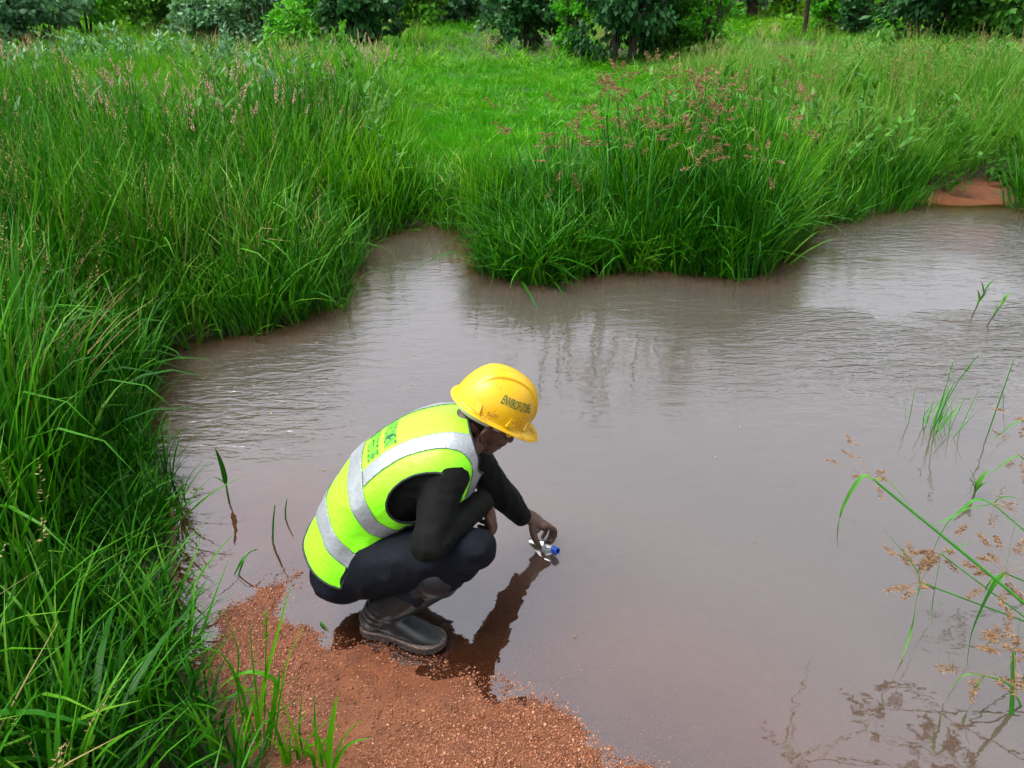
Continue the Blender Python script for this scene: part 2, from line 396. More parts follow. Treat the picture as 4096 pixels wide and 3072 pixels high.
wm = sheet('water', wxs, wys, lambda x, y: np.zeros_like(x), M['water'], {'depth': lambda x, y: np.clip(-ground_z(x, y), 0, 1), 'ripple': ripple})
tag(put('water', wm), kind='structure')

# gravel grains on the sandbank
def gravel():
    n = 190000; u = RNG.uniform(100, 820, n); v = 560 + 420 * RNG.random(n) ** 1.5
    P = np.array([G(a, b)[:2] for a, b in zip(u, v)]); x, y = P[:, 0], P[:, 1]
    z = ground_z(x, y); db = sdf(x, y, BANK)
    cl = n2(x, y, 4, 55, 3)
    keep = (z > -.022 - .02 * RNG.random(n)) & (db < .0) & (RNG.random(n) < np.clip(.75 + .6 * cl, .18, 1) * np.where(z > -.004, 1, .35))
    x, y, z = x[keep], y[keep], z[keep]; n = len(x)
    s = RNG.lognormal(math.log(.0024), .36, n); s = np.minimum(s, .0068)
    base = np.array([[1, 0, 0], [-1, 0, 0], [0, 1, 0], [0, -1, 0], [0, 0, 1], [0, 0, -1]], float)
    V = base[None] * (1 + RNG.uniform(-.35, .35, (n, 6, 1))) + RNG.uniform(-.25, .25, (n, 6, 3))
    a = RNG.uniform(0, 6.28, n); ca, sa = np.cos(a), np.sin(a); V = np.stack([V[..., 0] * ca[:, None] - V[..., 1] * sa[:, None], V[..., 0] * sa[:, None] + V[..., 1] * ca[:, None], V[..., 2] * .8], -1)
    V = V * s[:, None, None] + np.stack([x, y, z + s * .35], 1)[:, None]
    F = np.array([[0, 2, 4], [2, 1, 4], [1, 3, 4], [3, 0, 4], [2, 0, 5], [1, 2, 5], [3, 1, 5], [0, 3, 5]])
    F = (F[None] + (np.arange(n) * 6)[:, None, None]).reshape(-1, 3)
    t = np.clip(RNG.beta(2.2, 2.2, n) + .1 * cl[:0].sum(), 0, 1); t = np.repeat(t, 6)
    o = put('gravel', mesh_np('gravel', V.reshape(-1, 3), F, M['gravel'], False, {'tint': t}))
    tag(o, 'coarse red brown gravel grains covering the wet sandbank', 'gravel', kind='stuff')
gravel()
# ------------------------------------------------------------------ grass
def blade(mb, base, h, w, az, lean, bend, segs=5, fold=.25, tint=.5, twist=0.0):
    d = np.array([math.cos(az), math.sin(az), 0]); side0 = np.array([-d[1], d[0], 0])
    ts = np.linspace(0, 1, segs + 1); P = []; p = np.asarray(base, float).copy(); ang = lean
    for i, t in enumerate(ts):
        P.append(p.copy()); ang = lean + bend * t * t
        p = p + (d * math.sin(ang) + np.array([0, 0, math.cos(ang)])) * h / segs
    V = []; F = []
    for i, t in enumerate(ts):
        ww = w * (min(1, .55 + 1.6 * t) * (1 - t ** 2.6)) * .5 + .0004
        a = twist * t; s = side0 * math.cos(a) + d * math.sin(a)
        an = lean + bend * t * t; nrm = np.array([-d[0] * math.cos(an), -d[1] * math.cos(an), math.sin(an)])
        if fold: V += [P[i] - s * ww + nrm * ww * fold, P[i], P[i] + s * ww + nrm * ww * fold]
        else: V += [P[i] - s * ww, P[i] + s * ww]
    k = 3 if fold else 2
    for i in range(segs):
        for j in range(k - 1): F.append((i * k + j, i * k + j + 1, (i + 1) * k + j + 1, (i + 1) * k + j))
    mb.add(V, F, tint)
    return P
def culm(mb, base, h, az, lean, bend, r=.0016, tint=.4, segs=5):
    d = np.array([math.cos(az), math.sin(az), 0]); P = []; p = np.asarray(base, float).copy()
    for i in range(segs + 1):
        t = i / segs; P.append(p.copy()); a = lean + bend * t * t
        p = p + (d * math.sin(a) + np.array([0, 0, math.cos(a)])) * h / segs
    loft(mb, P, [r] * len(P), n=4, seg=1, caps=False, tint=tint)
    return P
def spikelets(mb, P, n, ln, w, spread=.6, rng=random, tint=None, droop=.3):
    """small seed leaves along the polyline P"""
    P = np.asarray(P)
    for k in range(n):
        t = k / max(1, n - 1) * (len(P) - 1.001); i = int(t); q = P[i] * (1 - t + i) + P[i + 1] * (t - i)
        ax = unit(P[i + 1] - P[i]); az = rng.uniform(0, 6.28)
        o = unit(np.array([math.cos(az), math.sin(az), rng.uniform(-.3, .5)])); d = unit(ax * (1 - spread) + o * spread - np.array([0, 0, droop * rng.random()]))
        s = unit(np.cross(d, (rng.uniform(-1, 1), rng.uniform(-1, 1), .3))); L = ln * rng.uniform(.6, 1.2) * (1.1 - .5 * k / n)
        V = [q, q + d * L * .5 + s * w, q + d * L, q + d * L * .5 - s * w]
        mb.add(V, [(0, 1, 2, 3)], rng.random() if tint is None else tint)
PROTO = bpy.data.collections.new('grass_prototypes')     # never linked to the scene: only instanced
def proto_collection(name, builders):
    c = bpy.data.collections.new(name)
    for k, b in enumerate(builders):
        me = b(random.Random(100 + k)); o = bpy.data.objects.new(f'{name}_{k:02d}', me); c.objects.link(o)
    return c
def tuft(nb, h0, h1, w0, w1, spread, material, segs=5, fold=.25, bend=.65, lean=.17):
    def f(r):
        mb = MB()
        for _ in range(nb):
            a = r.uniform(0, 6.28); q = spread * math.sqrt(r.random()); h = r.uniform(h0, h1)
            az = a + r.uniform(-1.2, 1.2)
            bd = r.uniform(.1, bend) if r.random() < .78 else r.uniform(bend, bend * 2.6)
            blade(mb, (q * math.cos(a), q * math.sin(a), -.02), h, r.uniform(w0, w1), az, r.uniform(0, lean), bd, segs, fold, r.random(), r.uniform(-.8, .8))
        return mb.mesh('tuft', material)
    return f
def seed_tuft(nc, h0, h1, material_leaf, ns=26, ln=.022, w=.003, head=.3):
    def f(r):
        mb = MB(); ms = MB()
        for _ in range(nc):
            a = r.uniform(0, 6.28); q = .06 * r.random(); h = r.uniform(h0, h1)
            P = culm(mb, (q * math.cos(a), q * math.sin(a), 0), h, a, r.uniform(0, .15), r.uniform(.1, .7), .0017, r.random(), 8)
            k = int(len(P) * (1 - head)); spikelets(ms, P[k:], ns, ln, w, .55, r)
            for _ in range(2): blade(mb, P[r.randint(1, 4)], r.uniform(.2, .4), r.uniform(.006, .011), r.uniform(0, 6.28), .4, 1.3, 5, .25, r.random())
        me = mb.mesh('seed_tuft', material_leaf)
        # merge the seed part as second material slot
        ms2 = ms.mesh('s', M['seed']); bm = bmesh.new(); bm.from_mesh(me); n0 = len(bm.faces); bm.from_mesh(ms2)
        bm.faces.ensure_lookup_table()
        for fa in bm.faces[n0:]: fa.material_index = 1
        bm.to_mesh(me); bm.free(); me.materials.append(M['seed']); return me
    return f
def pink_tuft(r):
    mb = MB(); ms = MB()
    for _ in range(3):
        a = r.uniform(0, 6.28); P = culm(mb, (.05 * math.cos(a), .05 * math.sin(a), 0), r.uniform(.75, 1.0), a, r.uniform(0, .2), .3, .003, r.random(), 8)
        for k in range(2, 8): blade(mb, P[k - 1], r.uniform(.1, .16), .022, r.uniform(0, 6.28), .8, .9, 4, .1, r.random())
        spikelets(ms, P[-2:], 26, .02, .006, .5, r, droop=.1)
    me = mb.mesh('pink', M['mid_leaf']); ms2 = ms.mesh('s', M['pink']); bm = bmesh.new(); bm.from_mesh(me); n0 = len(bm.faces); bm.from_mesh(ms2); bm.faces.ensure_lookup_table()
    for fa in bm.faces[n0:]: fa.material_index = 1
    bm.to_mesh(me); bm.free(); me.materials.append(M['pink']); return me
def weed_tuft(r):
    mb = MB()
    for _ in range(r.randint(4, 7)):
        a = r.uniform(0, 6.28); P = culm(mb, (.08 * math.cos(a), .08 * math.sin(a), 0), r.uniform(.3, .75), a, r.uniform(.05, .4), .3, .003, r.random(), 8)
        for k in range(1, 9):
            for _ in range(2): blade(mb, P[k], r.uniform(.06, .14), r.uniform(.02, .045), r.uniform(0, 6.28), r.uniform(.5, 1.1), .7, 3, .15, r.random())
    return mb.mesh('weed', M['mid_leaf'])
K = {}
K['weed'] = proto_collection('weed', [weed_tuft] * 4)
K['weed_grey'] = proto_collection('weed_grey', [weed_tuft] * 3)
for _o in K['weed_grey'].objects: _o.data.materials[0] = M['grey_leaf']
K['tall'] = proto_collection('tall', [tuft(11, .65, 1.12, .009, .017, .08, M['grass'], 6) for _ in range(5)] + [tuft(6, .7, 1.2, .016, .026, .06, M['grass'], 7, .3, 1.5) for _ in range(2)])
K['seed'] = proto_collection('seed', [seed_tuft(3, .85, 1.3, M['grass']) for _ in range(5)])
K['pink'] = proto_collection('pink', [pink_tuft] * 3)
K['low'] = proto_collection('low', [tuft(12, .2, .55, .006, .013, .08, M['grass'], 5, .25, .9, .32) for _ in range(4)])
K['meadow'] = proto_collection('meadow', [tuft(26, .35, .85, .009, .016, .19, M['meadow'], 4, 0, 1.1) for _ in range(5)])
K['pale'] = proto_collection('pale', [tuft(30, .45, 1.0, .007, .012, .2, M['pale'], 4, 0, .9, .3) for _ in range(4)] + [seed_tuft(7, .7, 1.1, M['pale'], 18, .03, .004, .4)])
K['lawn'] = proto_collection('lawn', [tuft(60, .035, .09, .007, .012, .2, M['lawn'], 2, 0, 1.2, .5) for _ in range(4)])
K['dry'] = proto_collection('dry', [tuft(30, .3, .7, .003, .006, .12, M['dry'], 4, 0, 1.6, .5) for _ in range(2)])
def gn_group(coll, real=False):
    g = bpy.data.node_groups.new('scatter_' + coll.name, 'GeometryNodeTree')
    g.interface.new_socket('Geometry', in_out='INPUT', socket_type='NodeSocketGeometry'); g.interface.new_socket('Geometry', in_out='OUTPUT', socket_type='NodeSocketGeometry')
    i = g.nodes.new('NodeGroupInput'); o = g.nodes.new('NodeGroupOutput')
    ip = g.nodes.new('GeometryNodeInstanceOnPoints'); ci = g.nodes.new('GeometryNodeCollectionInfo')
    ci.inputs['Collection'].default_value = coll; ci.inputs['Separate Children'].default_value = True; ci.inputs['Reset Children'].default_value = True
    def na(nm, ty):
        n = g.nodes.new('GeometryNodeInputNamedAttribute'); n.data_type = ty; n.inputs[0].default_value = nm; return n.outputs[0]
    ip.inputs['Pick Instance'].default_value = True
    L = g.links.new
    L(i.outputs[0], ip.inputs['Points']); L(ci.outputs[0], ip.inputs['Instance']); L(na('idx', 'INT'), ip.inputs['Instance Index'])
    L(na('rot', 'FLOAT_VECTOR'), ip.inputs['Rotation']); L(na('scl', 'FLOAT_VECTOR'), ip.inputs['Scale']); 
    if real:
        rl = g.nodes.new('GeometryNodeRealizeInstances'); L(ip.outputs[0], rl.inputs[0]); L(rl.outputs[0], o.inputs[0])
    else: L(ip.outputs[0], o.inputs[0])
    return g
def scatter(name, label, cat, coll, pts, hs, wid=None, tilt=.12, wind=(0, 0), real=False):
    n = len(pts); z = ground_z(pts[:, 0], pts[:, 1])
    me = bpy.data.meshes.new(name); me.vertices.add(n); me.vertices.foreach_set('co', np.column_stack([pts, np.maximum(z, -.06)]).astype(np.float32).ravel())
    a = me.attributes.new('idx', 'INT', 'POINT'); a.data.foreach_set('value', RNG.integers(0, len(coll.objects), n).astype(np.int32))
    a = me.attributes.new('rot', 'FLOAT_VECTOR', 'POINT'); a.data.foreach_set('vector', np.column_stack([RNG.normal(wind[0], tilt, n), RNG.normal(wind[1], tilt, n), RNG.uniform(0, 6.28, n)]).astype(np.float32).ravel())
    a = me.attributes.new('irnd', 'FLOAT', 'POINT'); a.data.foreach_set('value', RNG.random(n).astype(np.float32) if real else np.zeros(n, np.float32))
    w = np.ones(n) if wid is None else wid
    a = me.attributes.new('scl', 'FLOAT_VECTOR', 'POINT'); a.data.foreach_set('vector', np.column_stack([w, w, hs]).astype(np.float32).ravel())
    o = put(name, me); md = o.modifiers.new('scatter', 'NODES'); md.node_group = gn_group(coll, real)
    return tag(o, label, cat, kind='stuff')
def rand_pts(n, x0, x1, y0, y1): return np.column_stack([RNG.uniform(x0, x1, n), RNG.uniform(y0, y1, n)])
def in_view(p, m=.6):                 # keep what the view or a step aside could see
    x, y = p[:, 0], p[:, 1]; return np.abs(x) < (y * CP + CAM_H * SP) * .665 * (1 + m) + .8
db_ = lambda p: sdf(p[:, 0], p[:, 1], BANK)
# tall grass of the left bank
p = rand_pts(8500, -9, -.6, .5, 9.0); d = db_(p); lawnish = (p[:, 0] > -1.7) & (p[:, 1] > 6.3)
keep = (d > -.09) & in_view(p) & ~lawnish & (RNG.random(len(p)) < np.where(p[:, 1] < 5.2, .95, .6)) & (d > .26 * sstep(3.7, 3.2, p[:, 1]) + .06 * sstep(2.7, 2.2, p[:, 1]) + .12 * sstep(-1.9, -1.5, p[:, 0]) * sstep(4.9, 5.3, p[:, 1]) - .05 * sstep(3.6, 4.2, p[:, 1]) * sstep(5.2, 4.8, p[:, 1]))
p = p[keep]; d = d[keep]
hs = (.72 + .3 * RNG.random(len(p))) * (.5 + .5 * sstep(.1, .6, d)) * (.55 + .45 * sstep(1.5, 2.5, p[:, 1])) * (1 + .15 * n2(p[:, 0], p[:, 1], 1.2, 61))
scatter('tall_grass', 'dense tall dark green grass covering the bank left of the man', 'grass', K['tall'], p, hs, np.ones(len(p)) * 1.0, np.where(p[:, 1] < 3, .07, .14), real=True)
k = RNG.random(len(p)) < .075
scatter('seeding_grass', 'brown seed heads standing out of the tall bank grass', 'grass', K['seed'], p[k], hs[k] * 1.02, None, .18, real=True)
kd = RNG.random(len(p)) < .05
scatter('dead_straw', 'dead straw stems tangled in the tall bank grass', 'straw', K['dry'], p[kd], hs[kd] * 1.5, None, .25, real=True)
p = rand_pts(1900, -2.7, -.68, .9, 4.4); d = db_(p); keep = (d > .015) & (d < .6); p = p[keep]
scatter('low_grass', 'short trailing grass along the muddy edge of the bank', 'grass', K['low'], p, (.4 + .4 * RNG.random(len(p))) * (.7 + .6 * sstep(2.4, 3.2, p[:, 1])), None, .2, real=True)
# centre clump on the peninsula
p = rand_pts(2600, -.6, 3.0, 5.4, 7.8); d = db_(p)
edge = np.maximum(0, 1 - np.abs(p[:, 1] - 6.2) / 1.3)
inp = sdf(p[:, 0], p[:, 1], gp((478, 262), (482, 280), (532, 284), (650, 272), (740, 280), (788, 258), (795, 220), (700, 190), (580, 200), (530, 215), (490, 235)))
cln = n2(p[:, 0], p[:, 1], 2.6, 19, 2); keep = (inp > .02) & (d > -.1) & (cln > -.32 - .5 * sstep(.3, .8, d)); p = p[keep]; d = d[keep]; cln = cln[keep]
hs = (.42 + .33 * RNG.random(len(p))) * (.7 + .3 * sstep(0, .4, d)) * (1 + .45 * cln) * (.7 + .4 * sstep(.4, 1.6, p[:, 0]))
scatter('waterside_grass', 'thick clump of green grass on the spit reaching into the water', 'grass', K['tall'], p, hs, np.ones(len(p)) * 1.05, .16, real=True)
# inlet edge, right bank edge
p = rand_pts(4200, -2.3, 5.5, 4.3, 9.5); d = db_(p); isl = sdf(p[:, 0], p[:, 1], ISLE)
keep = (d > -.1) & (d < .55) & (isl < -.08) & ~((p[:, 0] > -.8) & (p[:, 0] < .05) & (p[:, 1] < 6.75)) & ((p[:, 0] < .2) | (p[:, 0] > 2.5) | (d < .3)); p = p[keep]
scatter('shore_grass', 'loose low grass fringing the far shore of the pond', 'grass', K['low'], p, .7 + .5 * RNG.random(len(p)), np.ones(len(p)) * 1.3, .25, real=True)
# lawn strip behind the inlet
def lawn_w(x, y):                       # 1 on the short-grazed strip
    c = .1 + .04 * (y - 8); half = .95 + .22 * (y - 7.2)
    return sstep(1.25, .75, np.abs(x - c) / half) * sstep(7.0, 7.5, y) * sstep(24, 15, y)
p = rand_pts(10000, -4, 6, 6.9, 20); d = db_(p); w = lawn_w(p[:, 0], p[:, 1])
keep = (d > .02) & (RNG.random(len(p)) < w * np.where(p[:, 1] < 12, 1, .5)); p = p[keep]
scatter('lawn', 'short bright green turf strip behind the inlet', 'grass', K['lawn'], p, .8 + .6 * RNG.random(len(p)), np.ones(len(p)) * 1.15, .1)
# meadow
p = np.concatenate([rand_pts(13500, -20, 22, 6.5, 20), rand_pts(9500, -48, 50, 18, 46)]); d = db_(p); isl = sdf(p[:, 0], p[:, 1], ISLE); w = lawn_w(p[:, 0], p[:, 1])
right = sstep(2.0, 3.5, p[:, 0] + .6 * n2(p[:, 0], p[:, 1], .5, 5)) * sstep(30, 18, p[:, 1])
ok = (d > .1 + .35 * sstep(2.2, 2.6, p[:, 0]) * sstep(8.6, 8.0, p[:, 1])) & in_view(p) & (isl < -.15)
hh = .72 + .5 * RNG.random(len(p)) + .35 * n2(p[:, 0], p[:, 1], .45, 8)
hh = np.where(p[:, 0] < -2, hh * 1.2, hh) * (1 - .62 * w)
mid = sstep(2.5, 1.2, np.abs(p[:, 0] - .8)) * sstep(8, 12, p[:, 1]); hh *= 1 - .45 * mid
hh *= 1 - .68 * sstep(10, 18, p[:, 1])
k = ok & (right < RNG.random(len(p))) & ((w < .5) | (RNG.random(len(p)) < .3 * sstep(9, 13, p[:, 1]) + .09 * (n2(p[:, 0], p[:, 1], .9, 44, 2) > .1) + .02))
scatter('meadow_grass', 'bright green meadow grass stretching back to the shrubs', 'grass', K['meadow'], p[k], np.clip(hh[k], .15, 1.6), np.where(p[k, 1] > 18, 1.7, 1.1), .26)
k = ok & (right >= RNG.random(len(p)))
scatter('pale_grass', 'pale feathery grass sloping up behind the right shore', 'grass', K['pale'], p[k], np.clip(hh[k], .2, 1.4) * 1.0, np.where(p[k, 1] > 18, 1.6, 1.1), .2, (0, .2))
k = ok & (RNG.random(len(p)) < .03) & (w < .3)
scatter('dry_grass', 'straw coloured dry grass patches scattered through the meadow', 'grass', K['dry'], p[k], 1.0 + .5 * RNG.random(k.sum()), np.ones(k.sum()) * 1.3, .2)
q = rand_pts(260, -9, -1.8, 6.5, 14); q = q[(db_(q) > .2) & in_view(q) & (n2(q[:, 0], q[:, 1], .5, 99) > -.25)]
scatter('flowering_weeds', 'pink flower spikes of weeds in the left meadow', 'flowers', K['pink'], q, .9 + .3 * RNG.random(len(q)), np.ones(len(q)) * 1.2, .12)
q = rand_pts(1500, -14, 16, 7.5, 17); q = q[(db_(q) > .3) & in_view(q) & (lawn_w(q[:, 0], q[:, 1]) < .2) & (n2(q[:, 0], q[:, 1], .4, 123) > RNG.uniform(-.3, .5, len(q)))]
scatter('leafy_weeds', 'broad leaved green weeds mixed through the meadow grass', 'weeds', K['weed'], q, .8 + .5 * RNG.random(len(q)), np.ones(len(q)) * 1.4, .2)
q = rand_pts(500, -14, -2.5, 8, 18); q = q[(db_(q) > .3) & in_view(q) & (n2(q[:, 0], q[:, 1], .35, 321) > RNG.uniform(-.2, .5, len(q)))]
scatter('grey_weeds', 'pale grey green weeds in the left meadow', 'weeds', K['weed_grey'], q, .9 + .5 * RNG.random(len(q)), np.ones(len(q)) * 1.4, .2)
# ------------------------------------------------------------------ the crouching man
def fabric(name, col, rough=.85, weave=900, var=.25, vscale=6, sheen=.0, bs=.25):
    m, t, b = mat(name); tc = N(t, 'ShaderNodeTexCoord').outputs['Object']
    c = ramp(t, noise_node(t, vscale, 5, .65, tc), [(.3, tuple(x * (1 - var) for x in col)), (.7, tuple(min(1, x * (1 + var)) for x in col))])
    t.links.new(c, b.inputs['Base Color']); b.inputs['Roughness'].default_value = rough; b.inputs['Specular IOR Level'].default_value = .12
    b.inputs['Sheen Weight'].default_value = sheen
    nb = bump(t, noise_node(t, weave, 2, .6, tc), bs, .001); nb = bump(t, noise_node(t, 28, 3, .5, tc), .25, .006, nb); t.links.new(nb, b.inputs['Normal'])
    return m
def denim():
    m, t, b = mat('dark_denim'); tc = N(t, 'ShaderNodeTexCoord').outputs['Object']
    n1 = noise_node(t, 1, 2, .7, scaled(t, tc, (300, 300, 900))); n2_ = noise_node(t, 7, 3, .6, tc)
    c = ramp(t, n1, [(.45, (.0017, .0023, .0045)), (.6, (.004, .006, .012)), (.72, (.04, .05, .075))])
    c = mixrgb(t, ramp(t, n2_, [(.35, (0, 0, 0)), (.75, (.7, .7, .7))]), c, (.0016, .002, .003))
    t.links.new(c, b.inputs['Base Color']); b.inputs['Roughness'].default_value = .8; b.inputs['Specular IOR Level'].default_value = .12
    nb = bump(t, n1, .3, .001); t.links.new(bump(t, noise_node(t, 30, 3, .5, tc), .3, .006, nb), b.inputs['Normal'])
    return m
def vest_mat():
    m, t, b = mat('fluorescent_yellow_cloth'); tc = N(t, 'ShaderNodeTexCoord').outputs['Object']
    dirt = noise_node(t, 9, 6, .75, tc, .3); patch = noise_node(t, 3.2, 2, .5, tc)
    mul = N(t, 'ShaderNodeMath', operation='MULTIPLY'); t.links.new(dirt, mul.inputs[0]); t.links.new(patch, mul.inputs[1])
    c = ramp(t, mul.outputs[0], [(.0, (.22, .84, .006)), (.335, (.22, .84, .006)), (.37, (.1, .42, .012)), (.43, (.04, .16, .02))])
    t.links.new(c, b.inputs['Base Color']); b.inputs['Roughness'].default_value = .5; b.inputs['Specular IOR Level'].default_value = .45; b.inputs['Sheen Weight'].default_value = .1
    nb = bump(t, noise_node(t, 700, 2, .5, tc), .15, .0008); t.links.new(bump(t, noise_node(t, 20, 4, .55, tc, .6), .5, .012, nb), b.inputs['Normal'])
    return m
def tape_mat():
    m, t, b = mat('reflective_tape'); tc = N(t, 'ShaderNodeTexCoord').outputs['Object']
    c = ramp(t, noise_node(t, 60, 5, .75, tc), [(.26, (.1, .12, .13)), (.36, (.22, .245, .26)), (.7, (.27, .295, .31))])
    t.links.new(c, b.inputs['Base Color']); b.inputs['Roughness'].default_value = .42; b.inputs['Metallic'].default_value = .25
    nb = bump(t, noise_node(t, 35, 4, .6, tc, .8), .45, .006); t.links.new(nb, b.inputs['Normal'])
    return m
def skin_mat():
    m, t, b = mat('dark_brown_skin'); tc = N(t, 'ShaderNodeTexCoord').outputs['Object']
    c = ramp(t, noise_node(t, 30, 4, .6, tc), [(.3, (.04, .017, .0095)), (.7, (.068, .029, .016))])
    t.links.new(c, b.inputs['Base Color']); b.inputs['Roughness'].default_value = .48; b.inputs['Specular IOR Level'].default_value = .4
    b.inputs['Subsurface Weight'].default_value = .08; b.inputs['Subsurface Radius'].default_value = (.01, .004, .002)
    t.links.new(bump(t, noise_node(t, 240, 3, .6, tc), .2, .001), b.inputs['Normal'])
    return m
def helmet_mat():
    m, t, b = mat('yellow_helmet_plastic'); tc = N(t, 'ShaderNodeTexCoord').outputs['Object']
    sp = noise_node(t, 95, 5, .75, tc); pa = noise_node(t, 11, 3, .6, tc)
    mul = N(t, 'ShaderNodeMath', operation='MULTIPLY'); t.links.new(sp, mul.inputs[0]); t.links.new(pa, mul.inputs[1])
    c = ramp(t, mul.outputs[0], [(0, (.56, .34, .0)), (.3, (.54, .31, .0)), (.345, (.4, .19, .01)), (.4, (.14, .07, .02))])
    t.links.new(c, b.inputs['Base Color']); b.inputs['Roughness'].default_value = .38; b.inputs['Specular IOR Level'].default_value = .45
    t.links.new(bump(t, sp, .08, .001), b.inputs['Normal'])
    return m
def rubber_mat():
    m, t, b = mat('black_boot_rubber'); tc = N(t, 'ShaderNodeTexCoord').outputs['Object']
    mudn = noise_node(t, 55, 5, .75, tc); c = ramp(t, noise_node(t, 40, 5, .7, tc), [(.4, (.004, .005, .006)), (.62, (.008, .0095, .012)), (.76, (.04, .04, .042))])
    c = mixrgb(t, ramp(t, mudn, [(.64, (0, 0, 0)), (.72, (.7, .7, .7))]), c, (.08, .034, .018))
    t.links.new(c, b.inputs['Base Color']); b.inputs['Roughness'].default_value = .42; b.inputs['Specular IOR Level'].default_value = .35
    t.links.new(bump(t, noise_node(t, 60, 3, .6, tc), .1, .003), b.inputs['Normal'])
    return m
def sole_mat():
    m, t, b = mat('gritty_boot_sole'); tc = N(t, 'ShaderNodeTexCoord').outputs['Object']
    c = ramp(t, noise_node(t, 170, 3, .7, tc), [(.45, (.008, .008, .008)), (.55, (.02, .016, .013)), (.62, (.15, .065, .034))])
    t.links.new(c, b.inputs['Base Color']); b.inputs['Roughness'].default_value = .6
    return m
def clear_plastic():
    m = bpy.data.materials.new('clear_bottle_plastic'); m.use_nodes = True; t = m.node_tree; t.nodes.remove(t.nodes['Principled BSDF'])
    fr = N(t, 'ShaderNodeFresnel'); fr.inputs['IOR'].default_value = 1.5
    gl = N(t, 'ShaderNodeBsdfGlossy'); gl.inputs['Roughness'].default_value = .12
    tp = N(t, 'ShaderNodeBsdfTransparent'); tp.inputs[0].default_value = (.86, .9, .92, 1)
    df = N(t, 'ShaderNodeBsdfDiffuse'); df.inputs[0].default_value = (.5, .55, .58, 1); m0 = N(t, 'ShaderNodeMixShader'); m0.inputs[0].default_value = .34; t.links.new(tp.outputs[0], m0.inputs[1]); t.links.new(df.outputs[0], m0.inputs[2])
    mx = N(t, 'ShaderNodeMixShader'); t.links.new(fr.outputs[0], mx.inputs[0]); t.links.new(m0.outputs[0], mx.inputs[1]); t.links.new(gl.outputs[0], mx.inputs[2])
    t.links.new(mx.outputs[0], t.nodes['Material Output'].inputs[0]); return m
M['shirt'] = fabric('black_jersey', (.0034, .004, .0035)); M['denim'] = denim(); M['vest'] = vest_mat(); M['tape'] = tape_mat(); M['skin'] = skin_mat()
M['helmet'] = helmet_mat(); M['rubber'] = rubber_mat(); M['sole'] = sole_mat(); M['clear'] = clear_plastic()
M['piping'] = simple('black_piping', (.008, .012, .009), .7); M['ink'] = simple('green_ink', (.004, .075, .025), .5, .4)
M['hair'] = simple('short_black_hair', (.012, .009, .007), .95, .1, .4, 90, .8, 500)
M['strap'] = simple('grey_nape_strap', (.4, .38, .33), .5); M['blue'] = simple('blue_plastic', (.004, .06, .36), .28)
M['eye'] = simple('eye', (.5, .45, .4), .2)

man = thing('person', 'man crouching at the water edge in yellow helmet and green safety vest', 'person', (-.36, 2.05, 0))
# --- joints (metres)
PEL = np.array([-.56, 2.13, .275])
HIPR, HIPL = np.array([-.555, 2.045, .265]), np.array([-.555, 2.225, .27])
KNR, KNL = np.array([-.118, 1.945, .432]), np.array([-.2, 2.29, .46])
ANR, ANL = np.array([-.452, 2.0, .105]), np.array([-.47, 2.275, .1])
SHR, SHL = np.array([-.212, 2.05, .655]), np.array([-.165, 2.31, .59])
ELR, ELL = np.array([-.258, 1.875, .505]), np.array([-.072, 2.39, .37])
WRR, WRL = np.array([-.098, 2.07, .525]), np.array([.036, 2.455, .172])
# --- torso in an upright frame (x right, y front, z up the spine), bent along this curve
SPINE = catmull([(-.555, 2.14, .17), (-.552, 2.14, .30), (-.495, 2.15, .44), (-.375, 2.16, .575), (-.225, 2.17, .67), (-.075, 2.18, .725)], 24)
_sl = np.concatenate([[0], np.cumsum(np.linalg.norm(np.diff(SPINE, axis=0), axis=1))]); LSP = _sl[-1]
RIGHT = unit((.05, -1, -.02))
def spine_at(z):
    z = np.clip(z, 0, LSP); P = np.stack([np.interp(z, _sl, SPINE[:, k]) for k in range(3)], -1)
    e = .02; A = np.stack([np.interp(np.clip(z + e, 0, LSP), _sl, SPINE[:, k]) for k in range(3)], -1); B = np.stack([np.interp(np.clip(z - e, 0, LSP), _sl, SPINE[:, k]) for k in range(3)], -1)
    T = A - B; T = T / np.linalg.norm(T, axis=-1, keepdims=True)
    Rv = RIGHT - T * (T @ RIGHT)[..., None]; Rv = Rv / np.linalg.norm(Rv, axis=-1, keepdims=True)
    return P, T, Rv, np.cross(T, Rv)
def bend(c):
    P, T, Rv, Fv = spine_at(c[..., 2]); return P + Rv * c[..., 0:1] + Fv * c[..., 1:2]
ZK = np.array([0, .17, .36, .54, .67, .77, .86, .93, 1.0]) * LSP
WK = np.array([.17, .168, .156, .172, .186, .184, .16, .112, .07])
DB = np.array([.15, .138, .12, .128, .128, .118, .098, .074, .058])
DF = np.array([.11, .11, .108, .12, .118, .104, .09, .07, .058])
def torso_pt(z, th, off=0.0, front=0.0):
    w = np.interp(z, ZK, WK) + off; c, s = np.cos(th), np.sin(th)        # th=0 right side, pi/2 front
    d = np.where(s > 0, np.interp(z, ZK, DF) + off + front * np.maximum(s, 0), np.interp(z, ZK, DB) + off)
    p = 2.35; x = w * np.sign(c) * np.abs(c) ** (2 / p); y = d * np.sign(s) * np.abs(s) ** (2 / p)
    return np.stack([x, y, z + 0 * x], -1)
def smooth_interp():
    global WK, DB, DF, ZK
    z = np.linspace(0, ZK[-1], 60)
    def sm(a):
        v = np.interp(z, ZK, a)
        for _ in range(8): v[1:-1] = .25 * v[:-2] + .5 * v[1:-1] + .25 * v[2:]
        return v
    WK, DB, DF = sm(WK), sm(DB), sm(DF); ZK = z
smooth_interp()
